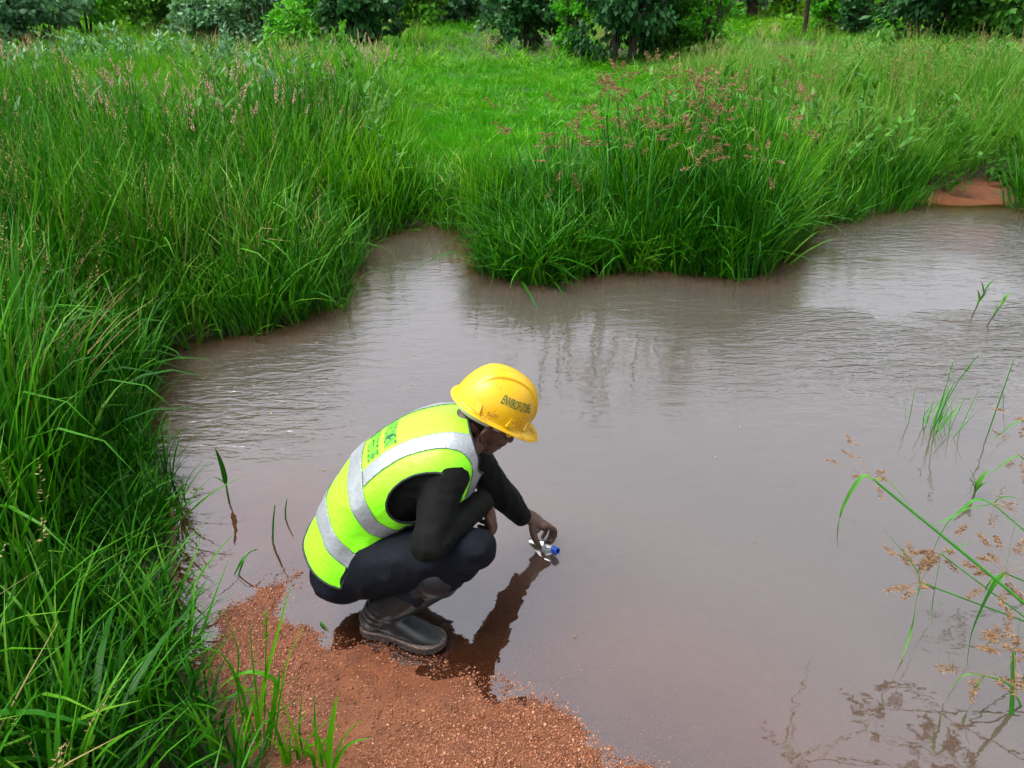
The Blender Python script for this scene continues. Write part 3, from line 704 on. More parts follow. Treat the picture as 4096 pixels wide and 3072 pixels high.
def torso_tube(mb, off, z0, z1, n=40, m=40):
    zz = np.linspace(z0, z1, m); th = np.linspace(0, 2 * math.pi, n, endpoint=False); Z, T = np.meshgrid(zz, th, indexing='ij')
    W = bend(torso_pt(Z, T, off)).reshape(-1, 3)
    F = [(i * n + k, i * n + (k + 1) % n, (i + 1) * n + (k + 1) % n, (i + 1) * n + k) for i in range(m - 1) for k in range(n)]
    F += [tuple(range(n))[::-1], tuple((m - 1) * n + k for k in range(n))]
    mb.add(W, F)
# --- body: one continuous surface (head, neck, trunk, limbs, hands)
HYAW, HPIT, HROLL = R(16), R(-33), R(4)
HF = np.array([math.cos(HPIT) * math.cos(HYAW), math.cos(HPIT) * math.sin(HYAW), math.sin(HPIT)])
HR = np.array([math.sin(HYAW), -math.cos(HYAW), 0]); HU = np.cross(HR, HF)
HR, HU = HR * math.cos(HROLL) - HU * math.sin(HROLL), HU * math.cos(HROLL) + HR * math.sin(HROLL)
HC = Y(487, 420, 2.2)                                   # middle of the head
HA = np.array([HR, HF, HU])
def hd(x, y, z): return HC + np.array([x, y, z]) @ HA   # right, front, up
body = MB()
ball(body, hd(0, -.012, .035), (.076, .096, .083), 24, HA)
ball(body, hd(0, .03, -.02), (.066, .066, .08), 20, HA)
ball(body, hd(0, .045, -.07), (.05, .048, .042), 18, HA)          # jaw
ball(body, hd(0, .07, -.097), (.024, .02, .018), 12, HA)          # chin
ball(body, hd(0, .078, .022), (.056, .02, .016), 14, HA)          # brow
loft(body, [hd(0, .084, .012), hd(0, .1, -.012), hd(0, .112, -.03)], [.009, .012, .016], 10, 4)   # nose
ball(body, hd(-.014, .098, -.034), (.011, .012, .009), 10, HA); ball(body, hd(.014, .098, -.034), (.011, .012, .009), 10, HA)
ball(body, hd(0, .09, -.055), (.028, .016, .009), 12, HA); ball(body, hd(0, .087, -.069), (.025, .016, .01), 12, HA)   # lips
for s in (-1, 1):
    ball(body, hd(s * .045, .062, -.025), (.024, .024, .026), 12, HA)     # cheek
    e = [hd(s * .076, -.004, .014), hd(s * .09, -.022, .02), hd(s * .096, -.038, .002), hd(s * .09, -.034, -.022), hd(s * .078, -.014, -.044)]
    loft(body, e, [.005, .006, .006, .006, .006], 8, 4)                   # ear rim
    ball(body, hd(s * .077, -.018, -.012), (.008, .019, .03), 10, HA)
NKB = bend(np.array([0, -.015, LSP * .9]))
loft(body, [NKB, hd(0, -.05, -.045), hd(0, -.028, .0)], [.064, .06, .06], 18, 6)
torso_tube(body, -.028, .02, LSP * .97, 28, 24)
for h, k, a in ((HIPR, KNR, ANR), (HIPL, KNL, ANL)):
    loft(body, [h, (h + k) / 2, k], [.06, .055, .04], 14, 4); loft(body, [k, (k + a) / 2 + np.array([-.012, 0, -.008]), a], [.038, .034, .026], 14, 4)
    loft(body, [a, a + np.array([.05, -.012, -.048]), a + np.array([.13, -.036 if a is ANR else .02, -.062])], [.024, .022, .014], 10, 4)
for s_, e_, w_ in ((SHR, ELR, WRR), (SHL, ELL, WRL)):
    loft(body, [bend(np.array([(.1 if s_ is SHR else -.1), 0, LSP * .72])), s_, (s_ + e_) / 2, e_], [.05, .046, .04, .034], 12, 4)
    loft(body, [e_, e_ * .6 + w_ * .4, w_], [.034, .036, .026], 12, 4)
# left hand closed round the bottle from above
BOT_M = np.array([.182, 2.408, .034]); BQ = unit((-.62, .68, -.40)); BR = .0335       # mouth, axis to the bottom, radius
BN = unit(np.cross(BQ, (0, 0, 1)));  BN = BN if BN[0] > 0 else -BN                  # away side of the bottle
BZ = np.cross(BN, BQ); BZ = BZ if BZ[2] > 0 else -BZ
GR = BOT_M + BQ * .1
def ring(deg, r, q): a = R(deg); return GR + BN * math.cos(a) * r + BZ * math.sin(a) * r + BQ * q
KN = np.array([.116, 2.503, .1]); RW = unit((-.67, .74, .02)); FO = unit((.72, .55, -.42))
loft(body, [WRL, WRL * .5 + KN * .5 + np.array([0, 0, .008]), KN], [(.029, .024), (.041, .022), (.043, .016)], 16, 6, up=(0, -.3, 1))
for q, sc, dq in ((-.034, .95, -.006), (-.012, 1.05, -.002), (.01, 1.0, .002), (.031, .84, .008)):
    k0 = KN + RW * q; J = [k0 - FO * .022, k0 + np.array([0, 0, .004]), k0 + np.array([.03, .022, -.028]) * sc + RW * dq, k0 + np.array([.033, .022, -.064]) * sc + RW * dq, k0 + np.array([.018, .008, -.088]) * sc + RW * dq]
    loft(body, J, [.0115, .0125, .0108, .0098, .0083], 10, 5)
loft(body, [WRL * .6 + KN * .4 - RW * .02, np.array([.085, 2.437, .098]), np.array([.1, 2.428, .06]), np.array([.112, 2.436, .03])], [.018, .0155, .0125, .0098], 10, 5)
# right hand hanging over the knee
hk = WRR + np.array([.03, .012, -.075]); hx = unit((.32, .12, -.94)); hs_ = unit((-.25, .95, .05)); hn = unit(np.cross(hx, hs_)); hn = hn if hn[0] < 0 else -hn
loft(body, [WRR + np.array([-.01, -.012, .004]), WRR + np.array([.018, .004, -.026]), hk], [(.027, .022), (.036, .019), (.041, .015)], 16, 6, up=hn)
for q, ln in ((-.033, .9), (-.011, 1.0), (.011, .96), (.032, .8)):
    b0 = hk + hs_ * q
    loft(body, [b0 - hx * .02, b0 + hx * .004, b0 + hx * .032 * ln + hn * .012, b0 + hx * .04 * ln + hn * .04 * ln, b0 + hx * .022 * ln + hn * .055 * ln], [.0105, .011, .0095, .0088, .0075], 10, 5)
loft(body, [WRR + np.array([.01, -.015, -.02]), hk - hs_ * .04 + hn * .012, hk - hs_ * .046 + hn * .03 + hx * .02, hk - hs_ * .034 + hn * .045 + hx * .03], [.015, .0135, .011, .009], 10, 5)
part('body', remeshed(body, 'body', .0032, M['skin'], 5), man)
mb = MB()
for s in (-1, 1):
    mb = MB(); ball(mb, hd(s * .031, .079, .0), .0125, 12); part('eye', mb.mesh('eye', M['eye']), man)
# short hair: thin cap over skull back and sides
mb = MB(); ball(mb, hd(0, -.014, .037), (.0785, .0975, .0855), 36, HA)
V = np.array(mb.v); L = (V - HC) @ HA.T
ok = (L[:, 2] > -.03 + .55 * np.maximum(L[:, 1] + .03, -.0)) & (L[:, 1] < .075)
ok |= (L[:, 1] < -.055) & (L[:, 2] > -.055)
mb.f = [f for f in mb.f if all(ok[i] for i in f)]
ho = part('hair', mb.mesh('hair', M['hair']), man); so = ho.modifiers.new('s', 'SOLIDIFY'); so.thickness = .004
# --- black long-sleeved shirt
def folds(scale, amp, seed=0, axis=None, stretch=3.0, base=0):
    def f(co):
        q = co.copy()
        if axis is not None:
            a = unit(axis); al = q @ a; q = q + np.outer(al, a) * (stretch - 1)
        r = 1 - 2 * np.abs(vnoise(q * scale, seed)) ; r2 = fbm(q * scale * .5, seed + 5, 2)
        return amp * (r * .6 + r2 * .6) + base
    return f
mb = MB(); torso_tube(mb, -.004, .08, LSP * .93, 36, 34)
def sleeve(mb, s_, e_, w_, cuff=.0):
    root = bend(np.array([(.11 if s_ is SHR else -.11), 0, LSP * .74]))
    loft(mb, [root, s_, s_ * .55 + e_ * .45, e_], [.082, .076, .064, .055], 18, 6)
    loft(mb, [e_, e_ * .6 + w_ * .4, e_ * .25 + w_ * .75, e_ * .06 + w_ * .94], [.054, .053, .045, .038], 18, 6)
sleeve(mb, SHR, ELR, WRR); sleeve(mb, SHL, ELL, WRL)
nb0 = bend(np.array([0, -.015, LSP * .88])); loft(mb, [nb0, NKB * .9 + hd(0, -.05, -.055) * .1], [.08, .071], 20, 5)   # collar
sh = folds(24, .007, 3, stretch=1)
part('shirt', remeshed(mb, 'shirt', .006, M['shirt'], 5, sh), man)
# cuff bands
for e_, w_ in ((ELR, WRR), (ELL, WRL)):
    mb = MB(); d = unit(w_ - e_); c = e_ * .06 + w_ * .94
    loft(mb, [c - d * .012, c + d * .012, c + d * .03], [.038, .037, .034], 20, 4, caps=False)
    o = part('cuff', mb.mesh('cuff', M['shirt']), man); so = o.modifiers.new('s', 'SOLIDIFY'); so.thickness = .004
# --- jeans
mb = MB()
ball(mb, PEL + np.array([-.0, 0, -.012]), (.132, .185, .145), 28)
ball(mb, PEL + np.array([-.025, -.07, -.045]), (.11, .105, .115), 22); ball(mb, PEL + np.array([-.025, .075, -.04]), (.11, .1, .11), 22)
for h, k, a in ((HIPR, KNR, ANR), (HIPL, KNL, ANL)):
    sg = -1 if h is HIPR else 1
    loft(mb, [h, h * .6 + k * .4 + np.array([0, sg * .006, .0]), h * .2 + k * .8, k], [(.105, .112), (.098, .104), (.08, .084), (.07, .068)], 22, 8)
    loft(mb, [k, k * .7 + a * .3 + np.array([-.01, 0, -.012]), k * .4 + a * .6 + np.array([-.012, 0, -.01]), a + (k - a) * .28], [.069, .074, .068, .058], 20, 6)
jf = folds(19, .008, 8, stretch=1)
part('jeans', remeshed(mb, 'jeans', .007, M['denim'], 6, jf), man)
mb = MB()
P = [KNR + np.array([.055, -.035, -.045]), KNR + np.array([.01, -.066, -.02]), KNR + np.array([-.09, -.084, -.0])]
# --- rubber boots
def boot(an, toe_dir, shaft_to, name='boot'):
    f = unit((toe_dir[0], toe_dir[1], 0)); s = np.array([-f[1], f[0], 0]); g0 = np.array([an[0], an[1], .0]) - f * .035
    heel = g0 - f * .045
    LS = 1.06
    def q(x, y, z): return heel + f * x * LS + s * y * LS + np.array([0, 0, z])
    mb = MB()
    loft(mb, [q(.028, 0, .06), q(.075, 0, .068), q(.13, 0, .066), q(.19, .0, .052), q(.24, -.002, .042), q(.272, -.004, .038)],
         [(.036, .05), (.037, .052), (.041, .048), (.047, .036), (.044, .026), (.03, .018)], 22, 6, power=2.5)
    loft(mb, [q(.045, 0, .06), an + np.array([0, 0, .02]), an * .72 + shaft_to * .28, an * .34 + shaft_to * .66], [(.044, .05), (.05, .056), (.064, .07), (.083, .085)], 22, 6)
    loft(mb, [q(.085, 0, .125), q(.13, 0, .1)], [(.04, .035), (.038, .02)], 16, 6)
    def wr(co):
        d = np.linalg.norm(co - (an + np.array([-.0, 0, .015])), axis=1)
        return .0028 * np.sin((co[:, 2] * 1.0 + (co - an) @ f * .35) * 210) * np.exp(-(d / .06) ** 2) * sstep(.05, -.02, (co - an) @ f)
    o = part(name, remeshed(mb, name, .0045, M['rubber'], 6, wr), man)
    # sole: outline with a heel step and cleats
    ml = MB(); out = []
    prof = [(0.0, .012), (.01, .03), (.035, .039), (.085, .037), (.13, .038), (.18, .047), (.22, .05), (.255, .045), (.28, .03), (.292, .01)]
    pts = [(x, w) for x, w in prof] + [(x, -w) for x, w in prof[::-1]]
    pts = catmull([(x, w, 0) for x, w in pts] + [(pts[0][0], pts[0][1], 0)], 4)[:-1]
    n = len(pts); V = []
    for z, g in ((.034, 0), (.03, .004), (.02, .004), (.017, .001), (.004, .002), (0.0, 0)):
        for x, w, _ in pts:
            lift = .008 * max(0, (x - .2) / .09) ** 2 + (.009 if (.1 < x < .15 and z < .02) else 0)
            sc = 1 + g / .045; V.append(q(.146 + (x - .146) * (1 + g / .146), w * sc, z + lift + .006))
    F = [(i * n + k, (i + 1) * n + k, (i + 1) * n + (k + 1) % n, i * n + (k + 1) % n) for i in range(5) for k in range(n)] + [tuple(range(n)), tuple(5 * n + k for k in range(n))[::-1]]
    ml.add(V, F)
    for x in np.arange(.02, .28, .022):
        w = np.interp(x, [a for a, _ in prof], [b for _, b in prof])
        for sg in (-1, 1): box(ml, q(x, sg * (w + .0005), .011 + .008 * max(0, (x - .2) / .09) ** 2), (.005, .0035, .005), [f, s, (0, 0, 1)])
    part('sole', ml.mesh('sole', M['sole'], False), o)
    # rim of the shaft and pull seam
    mr = MB(); c = an * .34 + shaft_to * .66; d = unit(shaft_to - an); loft(mr, [c - d * .006, c + d * .006], [(.087, .089), (.087, .089)], 24, 2)
    part('boot_rim', mr.mesh('boot_rim', M['rubber']), o)
    return o
boot(ANR, (.276, -.083), KNR + np.array([-.03, .01, -.02])); boot(ANL, (.27, .05), KNL + np.array([-.03, 0, -.02]))
# --- safety vest: cloth sheet over the bent torso, with tape, piping and print as layers on it
NZ, NT = 230, 300
def vest_grid(off):
    zz = np.linspace(.045, LSP * .96, NZ); th = np.linspace(0, 2 * math.pi, NT, endpoint=False); Z, T = np.meshgrid(zz, th, indexing='ij')
    front = .09 * np.exp(-((Z / LSP - .74) / .15) ** 2)
    hem = .02 * sstep(.22, .05, Z)
    C = torso_pt(Z, T, off + hem, front)
    return Z, T, C
ZG, TG, CG = vest_grid(.016)
def cloth_off(C):
    q = np.stack([C[..., 0] * 1.0, C[..., 1] * 1.0, C[..., 2] * .55], -1)
    d1 = 1 - 2 * np.abs(vnoise(np.stack([(C[..., 0] + C[..., 2] * .5) * 13, C[..., 1] * 9, (C[..., 2] - C[..., 0] * .4) * 5], -1), 4))
    d2 = fbm(q * 9, 7, 2); w = sstep(.62, .4, C[..., 2] / LSP)
    return (.0065 * d1 + .008 * d2) * (.4 + .85 * w)
W0 = bend(CG)
def grid_normals(W):
    a = np.gradient(W, axis=0); b = (np.roll(W, -1, 1) - np.roll(W, 1, 1)); n = np.cross(b, a); return n / (np.linalg.norm(n, axis=-1, keepdims=True) + 1e-9)
NG = grid_normals(W0); NG = NG * np.sign(np.sum(NG * (W0 - bend(np.stack([0 * ZG, 0 * ZG, ZG], -1))), -1).mean())
WV = W0 + NG * cloth_off(CG)[..., None]; NG = grid_normals(WV) * 1.0
NG = NG * np.sign(np.sum(NG * (WV - bend(np.stack([0 * ZG, 0 * ZG, ZG], -1))), -1).mean())
xg, yg, zg = CG[..., 0], CG[..., 1], CG[..., 2] / LSP            # z as fraction of the spine
ZT = zg - .55 * np.maximum(0, -yg); ZH = zg - .38 * np.maximum(0, -yg)
def vest_mask():
    m = np.ones_like(zg, bool)
    arm = ((zg - .68) / .16) ** 2 + ((yg - .035) / .1) ** 2 < 1
    m &= ~(arm & (np.abs(xg) > .1))
    side = .085 - .10 * sstep(.45, .1, zg)
    m &= ~((zg < .5) & (yg > side))                                # open below the arms, the front hangs short
    m &= zg < .945 - .02 * sstep(0, .05, yg)
    m &= ~((np.abs(xg) < .05 + .3 * np.maximum(0, yg - .05)) & (yg > 0))
    hemz = .105 + .03 * sstep(-.02, .05, yg)
    m &= ZH > hemz
    return m
VM = vest_mask()
def face_mask(pm): return pm[:-1] & np.roll(pm, -1, 1)[:-1] & pm[1:] & np.roll(pm, -1, 1)[1:]
IDX = np.arange(NZ * NT).reshape(NZ, NT)
QUAD = np.stack([IDX[:-1], np.roll(IDX, -1, 1)[:-1], np.roll(IDX, -1, 1)[1:], IDX[1:]], -1)
def layer(pm, off):
    f = QUAD[face_mask(pm)]; used = np.unique(f); remap = np.full(NZ * NT, -1); remap[used] = np.arange(len(used))
    return (WV + NG * off).reshape(-1, 3)[used], remap[f]
v, f = layer(VM, 0); vest = part('safety_vest', mesh_np('safety_vest', v, f, M['vest'], True), man)
so = vest.modifiers.new('s', 'SOLIDIFY'); so.thickness = .0015; so.offset = -1
band1 = VM & (ZT > .385) & (ZT < .465) & (yg < .09); band2 = VM & (ZT > .195) & (ZT < .268)
strapR = VM & (xg > .088) & (xg < .142) & (ZT > .465); strapL = VM & (xg < -.088) & (xg > -.142) & (ZT > .465)
SEAMS = []
for pm in (band1, band2, strapR, strapL):
    v, f = layer(pm, .0028); o = part('reflective_tape', mesh_np('reflective_tape', v, f, M['tape'], True), vest)
    so = o.modifiers.new('s', 'SOLIDIFY'); so.thickness = .001; so.offset = 0
    SEAMS.append((o, v, f))
# piping along every free edge
def boundary_loops(f):
    from collections import defaultdict
    cnt = defaultdict(int)
    for q in f:
        for a, b in zip(q, np.roll(q, -1)): cnt[(min(a, b), max(a, b))] += 1
    nx = defaultdict(list)
    for (a, b), c in cnt.items():
        if c == 1: nx[a].append(b); nx[b].append(a)
    seen = set(); loops = []
    for s0 in list(nx):
        if s0 in seen: continue
        lp = [s0]; seen.add(s0); cur = s0
        while True:
            n_ = [k for k in nx[cur] if k not in seen]
            if not n_: break
            cur = n_[0]; seen.add(cur); lp.append(cur)
        loops.append(lp)
    return loops
v, f = layer(VM, .001)
for lp in boundary_loops(f):
    if len(lp) < 60: continue
    P = v[lp]
    for _ in range(12): P = .25 * np.roll(P, 1, 0) + .5 * P + .25 * np.roll(P, -1, 0)
    P = P[::3]; P = np.vstack([P, P[:1]])
    mb = MB(); loft(mb, P, [.0042] * len(P), 8, 1, caps=False)
    part('piping', mb.mesh('piping', M['piping']), vest)
for o, v, f in SEAMS:
    for lp in boundary_loops(f):
        if len(lp) < 60: continue
        P = v[lp]
        for _ in range(14): P = .25 * np.roll(P, 1, 0) + .5 * P + .25 * np.roll(P, -1, 0)
        P = P[::3]; P = np.vstack([P, P[:1]]); mb = MB(); loft(mb, P, [.0008] * len(P), 5, 1, caps=False)
        q_ = put('stitched_seam', mb.mesh('stitched_seam', M['piping']), vest); q_.location = o.location
# print on the back
_zz = ZG[:, 0]
def on_back(x, z, off):
    """point on the vest back at lateral x and spine height z (m)"""
    x = np.asarray(x, float); z = np.asarray(z, float)
    iz = np.clip((z - _zz[0]) / (_zz[-1] - _zz[0]) * (NZ - 1), 0, NZ - 1.001); i0 = iz.astype(int); fz = iz - i0
    w = np.interp(z, ZK, WK) + .016; c = np.clip(x / w, -.98, .98); c = np.sign(c) * np.abs(c) ** (2.35 / 2); th = 2 * math.pi - np.arccos(c)
    it = th / (2 * math.pi) * NT; j0 = it.astype(int); fj = it - j0; S = WV + NG * off
    g = lambda i, j: S[np.clip(i, 0, NZ - 1), j % NT]
    return (g(i0, j0) * ((1 - fz) * (1 - fj))[:, None] + g(i0, j0 + 1) * ((1 - fz) * fj)[:, None] + g(i0 + 1, j0) * (fz * (1 - fj))[:, None] + g(i0 + 1, j0 + 1) * (fz * fj)[:, None])
for body_, zc in (('ENVIRONMENT', .665), ('OF THE FUTURE', .59)):
    tv, tf = text_geo(body_, .012); sx = .15 / (tv[:, 0].max() - tv[:, 0].min()); sy = .042 / (tv[:, 1].max() - tv[:, 1].min())
    x = (tv[:, 0] - (tv[:, 0].max() + tv[:, 0].min()) / 2) * sx; z = zc * LSP + tv[:, 1] * sy
    part('lettering', mesh_np('lettering', on_back(x, z, .0025), tf, M['ink']), vest)
# --- hard hat (head frame: right, front, up), tipped with the head
HB = .05                                             # height of the shell rim above eye level
def hat_pt(rho, ph, off=0):
    c, s = np.cos(ph), np.sin(ph)                      # ph=0 right, pi/2 front
    a = .113 + off; b = np.where(s > 0, .134, .138) + off; hgt = .138 + off
    k = np.clip(rho, 0, 1)
    ang = k * math.pi / 2
    r = np.sin(ang) ** .9; h = np.cos(ang) ** .82
    x = a * c * r; y = b * s * r - .008; z = HB + hgt * h + .006 * (1 - k) * 0
    # raised middle crest with two side steps, fading towards the back rim
    fade = sstep(-.135, -.07, y) * sstep(.99, .8, k)
    crest = sstep(.046, .04, np.abs(x)) * .0075 + sstep(.013, .006, np.abs(x)) * .003
    nx, ny, nz = x / a ** 2, (y + .008) / b ** 2, (z - HB) / hgt ** 2; ln = np.sqrt(nx * nx + ny * ny + nz * nz) + 1e-9
    d = crest * fade
    x, y, z = x + nx / ln * d, y + ny / ln * d, z + nz / ln * d
    z = z - .012 * sstep(.4, 1, k) * np.maximum(-s, 0) ** 2      # rim drops a little at the nape
    return np.stack([x, y, z], -1)
def to_head(L): return HC + L @ HA
def hat_mesh():
    nr, na = 90, 220; rho = np.linspace(0.001, 1, nr); ph = np.linspace(0, 2 * math.pi, na, endpoint=False); A, B = np.meshgrid(rho, ph, indexing='ij')
    L = hat_pt(A, B)
    rim = L[-1]; rings = [L]
    peak = np.maximum(np.sin(ph), 0) ** 1.6
    for t in (.35, .7, .9, 1.0):
        w = .011 + .048 * peak
        dirv = np.stack([np.cos(ph), np.sin(ph), 0 * ph], -1)
        q = rim + dirv * (w * t)[:, None]; q[:, 2] -= .004 * t + .012 * peak * t * t - .006 * peak * np.cos(ph) ** 2
        if t == 1.0: q[:, 2] -= .0035
        rings.append(q[None])
    L = np.concatenate(rings, 0); m = L.shape[0]
    i = np.arange(m * na).reshape(m, na); f = np.stack([i[:-1], i[1:], np.roll(i, -1, 1)[1:], np.roll(i, -1, 1)[:-1]], -1).reshape(-1, 4)
    return mesh_np('hard_hat', to_head(L.reshape(-1, 3)), f, M['helmet'], True), L[-1], rim
hm, hrim, hin = hat_mesh(); hat = part('hard_hat', hm, man); tag(hat, 'scuffed yellow hard hat with green lettering on its side')
so = hat.modifiers.new('s', 'SOLIDIFY'); so.thickness = .0028; so.offset = -1
mb = MB(); P = to_head(hrim[::4]); loft(mb, np.vstack([P, P[:1]]), [.0024] * (len(P) + 1), 8, 1, caps=False); part('rim_bead', mb.mesh('rim_bead', M['helmet']), hat)
for phd, wz in ((12, .018), (48, .017), (-42, .018), (168, .018), (132, .017), (222, .018)):      # accessory slots
    ph = np.array([R(phd)]); p0 = hat_pt(np.array([.93]), ph)[0]; p1 = hat_pt(np.array([.93]), ph, .004)[0]; up = unit(hat_pt(np.array([.85]), ph)[0] - hat_pt(np.array([.99]), ph)[0])
    n_ = unit(np.array([math.cos(ph[0]), math.sin(ph[0]), .1])); n_ = unit(n_ - up * (n_ @ up)); s_ = np.cross(up, n_); mb = MB()
    h, w, d = .014, wz, .0065; c = p0 - n_ * .002
    V = [c + s_ * w - up * h, c - s_ * w - up * h, c - s_ * w * .55 + up * h, c + s_ * w * .55 + up * h]
    V2 = [p + n_ * d * (1.35 if k < 2 else .55) for k, p in enumerate(V)]
    mb.add([to_head(p) for p in V + V2], [(4, 5, 6, 7), (0, 1, 5, 4), (1, 2, 6, 5), (2, 3, 7, 6), (3, 0, 4, 7)]); part('accessory_slot', mb.mesh('accessory_slot', M['helmet'], False), hat)
mb = MB(); c = np.array([.113, .035, HB - .014])
loft(mb, [to_head(c + np.array([0, .007 * math.cos(a), .009 * math.sin(a)])) for a in np.linspace(0, 2 * math.pi, 13)], [.0024] * 13, 8, 2, caps=False)
part('chin_strap_loop', mb.mesh('chin_strap_loop', M['helmet']), hat)
mb = MB(); na = 40
V = []; 
for a in np.linspace(R(185), R(375), na):
    for z, g in ((HB - .034, .0), (HB - .004, .003)):
        V.append(to_head(np.array([(.088 + g) * math.cos(a), (.109 + g) * math.sin(a) - .008, z - .012 * max(0, -math.sin(a)) ** 2])))
mb.add(V, [(2 * i, 2 * i + 2, 2 * i + 3, 2 * i + 1) for i in range(na - 1)]); o = part('nape_strap', mb.mesh('nape_strap', M['strap']), hat)
so = o.modifiers.new('s', 'SOLIDIFY'); so.thickness = .002
# name on the right side of the shell
tv, tf = text_geo('ENVIROFUTURE', .014); sx = .118 / (tv[:, 0].max() - tv[:, 0].min()); sy = .025 / (tv[:, 1].max() - tv[:, 1].min())
ux = (tv[:, 0] - (tv[:, 0].max() + tv[:, 0].min()) / 2) * sx; uy = tv[:, 1] * sy
ph = R(9) + ux / .118; rho = .66 - uy / .16
part('lettering', mesh_np('lettering', to_head(hat_pt(rho, ph, .0016)), tf, M['ink']), hat)

# --- sample bottle in the left hand
bot = thing('plastic_bottle', 'clear plastic bottle with blue neck dipped into the water by the man', 'bottle', tuple(BOT_M))
def lathe(prof, n=28):
    mb = MB(); V = []; s1 = BN; s2 = BZ
    for t, r in prof:
        for k in range(n):
            a = 2 * math.pi * k / n; V.append(BOT_M + BQ * t + (s1 * math.cos(a) + s2 * math.sin(a)) * r)
    mb.add(V, [(i * n + k, i * n + (k + 1) % n, (i + 1) * n + (k + 1) % n, (i + 1) * n + k) for i in range(len(prof) - 1) for k in range(n)]); return mb
pr = [(.02, .0125), (.026, .0135), (.034, .018), (.045, .0255), (.056, .031), (.068, BR), (.09, BR), (.12, BR), (.15, BR), (.195, BR * .98), (.205, BR * .85), (.205, .004)]
part('bottle_body', lathe(pr).mesh('bottle_body', M['clear']), bot)
pr = [(.0, .0105), (-.001, .0128), (.003, .0135), (.005, .0128), (.0065, .0142), (.0085, .0142), (.01, .0128), (.012, .0145), (.014, .0145), (.0155, .0135), (.017, .0175), (.021, .0175), (.022, .0135), (.027, .013)]
o = part('neck_finish', lathe(pr).mesh('neck_finish', M['blue']), bot)
# ------------------------------------------------------------------ single plants in and beside the water
def stem_to(root, head, sag=.0, r0=.0042, r1=.0025):
    root, head = np.asarray(root, float), np.asarray(head, float); m = (root + head) / 2 + np.array([0, 0, sag])
    mb = MB(); loft(mb, [root, m, head], [r0, (r0 + r1) / 2, r1], 6, 8, tint=random.random() * .5, power=1.7); return mb
def ribbon(P, w, tint=.5, fold=.3, seg=8):
    P = catmull(P, seg); n = len(P); T = np.gradient(P, axis=0); V = []; mb = MB()
    for i in range(n):
        t = i / (n - 1); s = unit(np.cross(T[i], (0.15, -.3, 1))); nn = unit(np.cross(s, T[i])); ww = w * .5 * min(1, .45 + 4 * t) * (1 - t ** 2.5) + .0004
        V += [P[i] - s * ww + nn * ww * fold, P[i], P[i] + s * ww + nn * ww * fold]
    F = [(i * 3 + j, i * 3 + j + 1, i * 3 + j + 4, i * 3 + j + 3) for i in range(n - 1) for j in (0, 1)]
    mb.add(V, F, tint); return mb
def umbel(head, dirv, rays=5, ln=.07, n=34, spread=.7, r=None, scale=1.0):
    r = r or random.Random(int(abs(head[0]) * 1e4)); mb = MB(); dirv = unit(dirv)
    for k in range(rays):
        o = unit([r.uniform(-1, 1) for _ in range(3)]); d = unit(dirv * (1 - spread) + o * spread); L = ln * r.uniform(.25, 1.0) * scale
        tip = head + d * L; P = [head, head + d * L * .5, tip]
        loft(mb, P, [.0007, .0006, .0005], 3, 2, caps=False, tint=.8)
        e = unit(d + np.array([0, 0, -.25])); Q = [tip + e * t for t in np.linspace(0, .048 * scale, 6)]
        spikelets(mb, Q, int(n * 1.8), .018 * scale, .0019 * scale, .75, r, droop=.15)
    return mb
def sedge_plant(label, stems, loc, group=None, material='sedge'):
    o = thing('umbrella_sedge', label, 'sedge', tuple(loc), group)
    for root, head, bracts, u in stems:
        part('stem', stem_to(root, head, u.get('sag', .02), u.get('r0', .0042), u.get('r1', .0025)).mesh('stem', M[material]), o)
        for P, w in bracts: part('bract', ribbon(P, w, random.uniform(.3, 1.1)).mesh('bract', M[material]), o)
        if u.get('rays', 5):
            h = part('flower_head', umbel(np.asarray(head), u.get('dir', (-.5, 0, .6)), int(u.get('rays', 5) * (1.5 if u.get('scale', 1) == 1 else 1)), u.get('ln', .07), u.get('n', 30), .75, random.Random(int(head[0] * 977)), u.get('scale', 1)).mesh('flower_head', M['sedge_head'], False), o)
            h['kind'] = 'stuff'
    return o
def root_of(head, mid, z=-.05):
    head, mid = np.asarray(head), np.asarray(mid); return head + (mid - head) * ((head[2] - z) / (head[2] - mid[2]))
hA = np.array([1.136, 2.0, .66]); hB = Y(920, 582, 1.93); hD = Y(941, 554, 2.05); hC = Y(993, 504, 2.0); hE = Y(1005, 573, 1.85); hF = Y(984, 675, 1.72); hG = Y(1014, 653, 1.66)
def px(y, *uv): return [Y(u, v, y) for u, v in uv]
rA, rB, rD = root_of(hA, G(1024, 613, .36)), root_of(hB, G(1024, 625, .2)), root_of(hD, G(1024, 619, .26))
rC, rE = root_of(hC, G(1026, 533, .52)), root_of(hE, G(1026, 583, .33))
sedge_plant('tall sedge arching furthest over the pond with a long drooping strap leaf', [
    (rA, hA, [([hA, *px(2.02, (862, 477), (846, 500), (838, 525))] + [np.array([1.161, 2.16, .25])], .011), ([hA, *px(2.0, (886, 480), (905, 500), (924, 533))], .007)], dict(sag=.03, rays=5, dir=(-.8, .1, .45), ln=.13, n=20, r0=.006, r1=.004)),
    (rB, hB, [([hB, *px(1.95, (916, 600), (911, 630)), G(900, 663, .003)], .012), ([hB, *px(1.93, (917, 572), (905, 555), (882, 528))], .009)], dict(sag=.02, rays=9, dir=(-.8, 0, .35), ln=.11, n=34)),
    (rD, hD, [([hD, *px(2.07, (936, 580), (932, 605)), G(932, 624, .002)], .009), ([hD, *px(2.05, (955, 548), (975, 542))], .004)], dict(sag=.02, rays=6, dir=(-.8, 0, .3), ln=.1, n=30))], (rA[0], rA[1], 0))
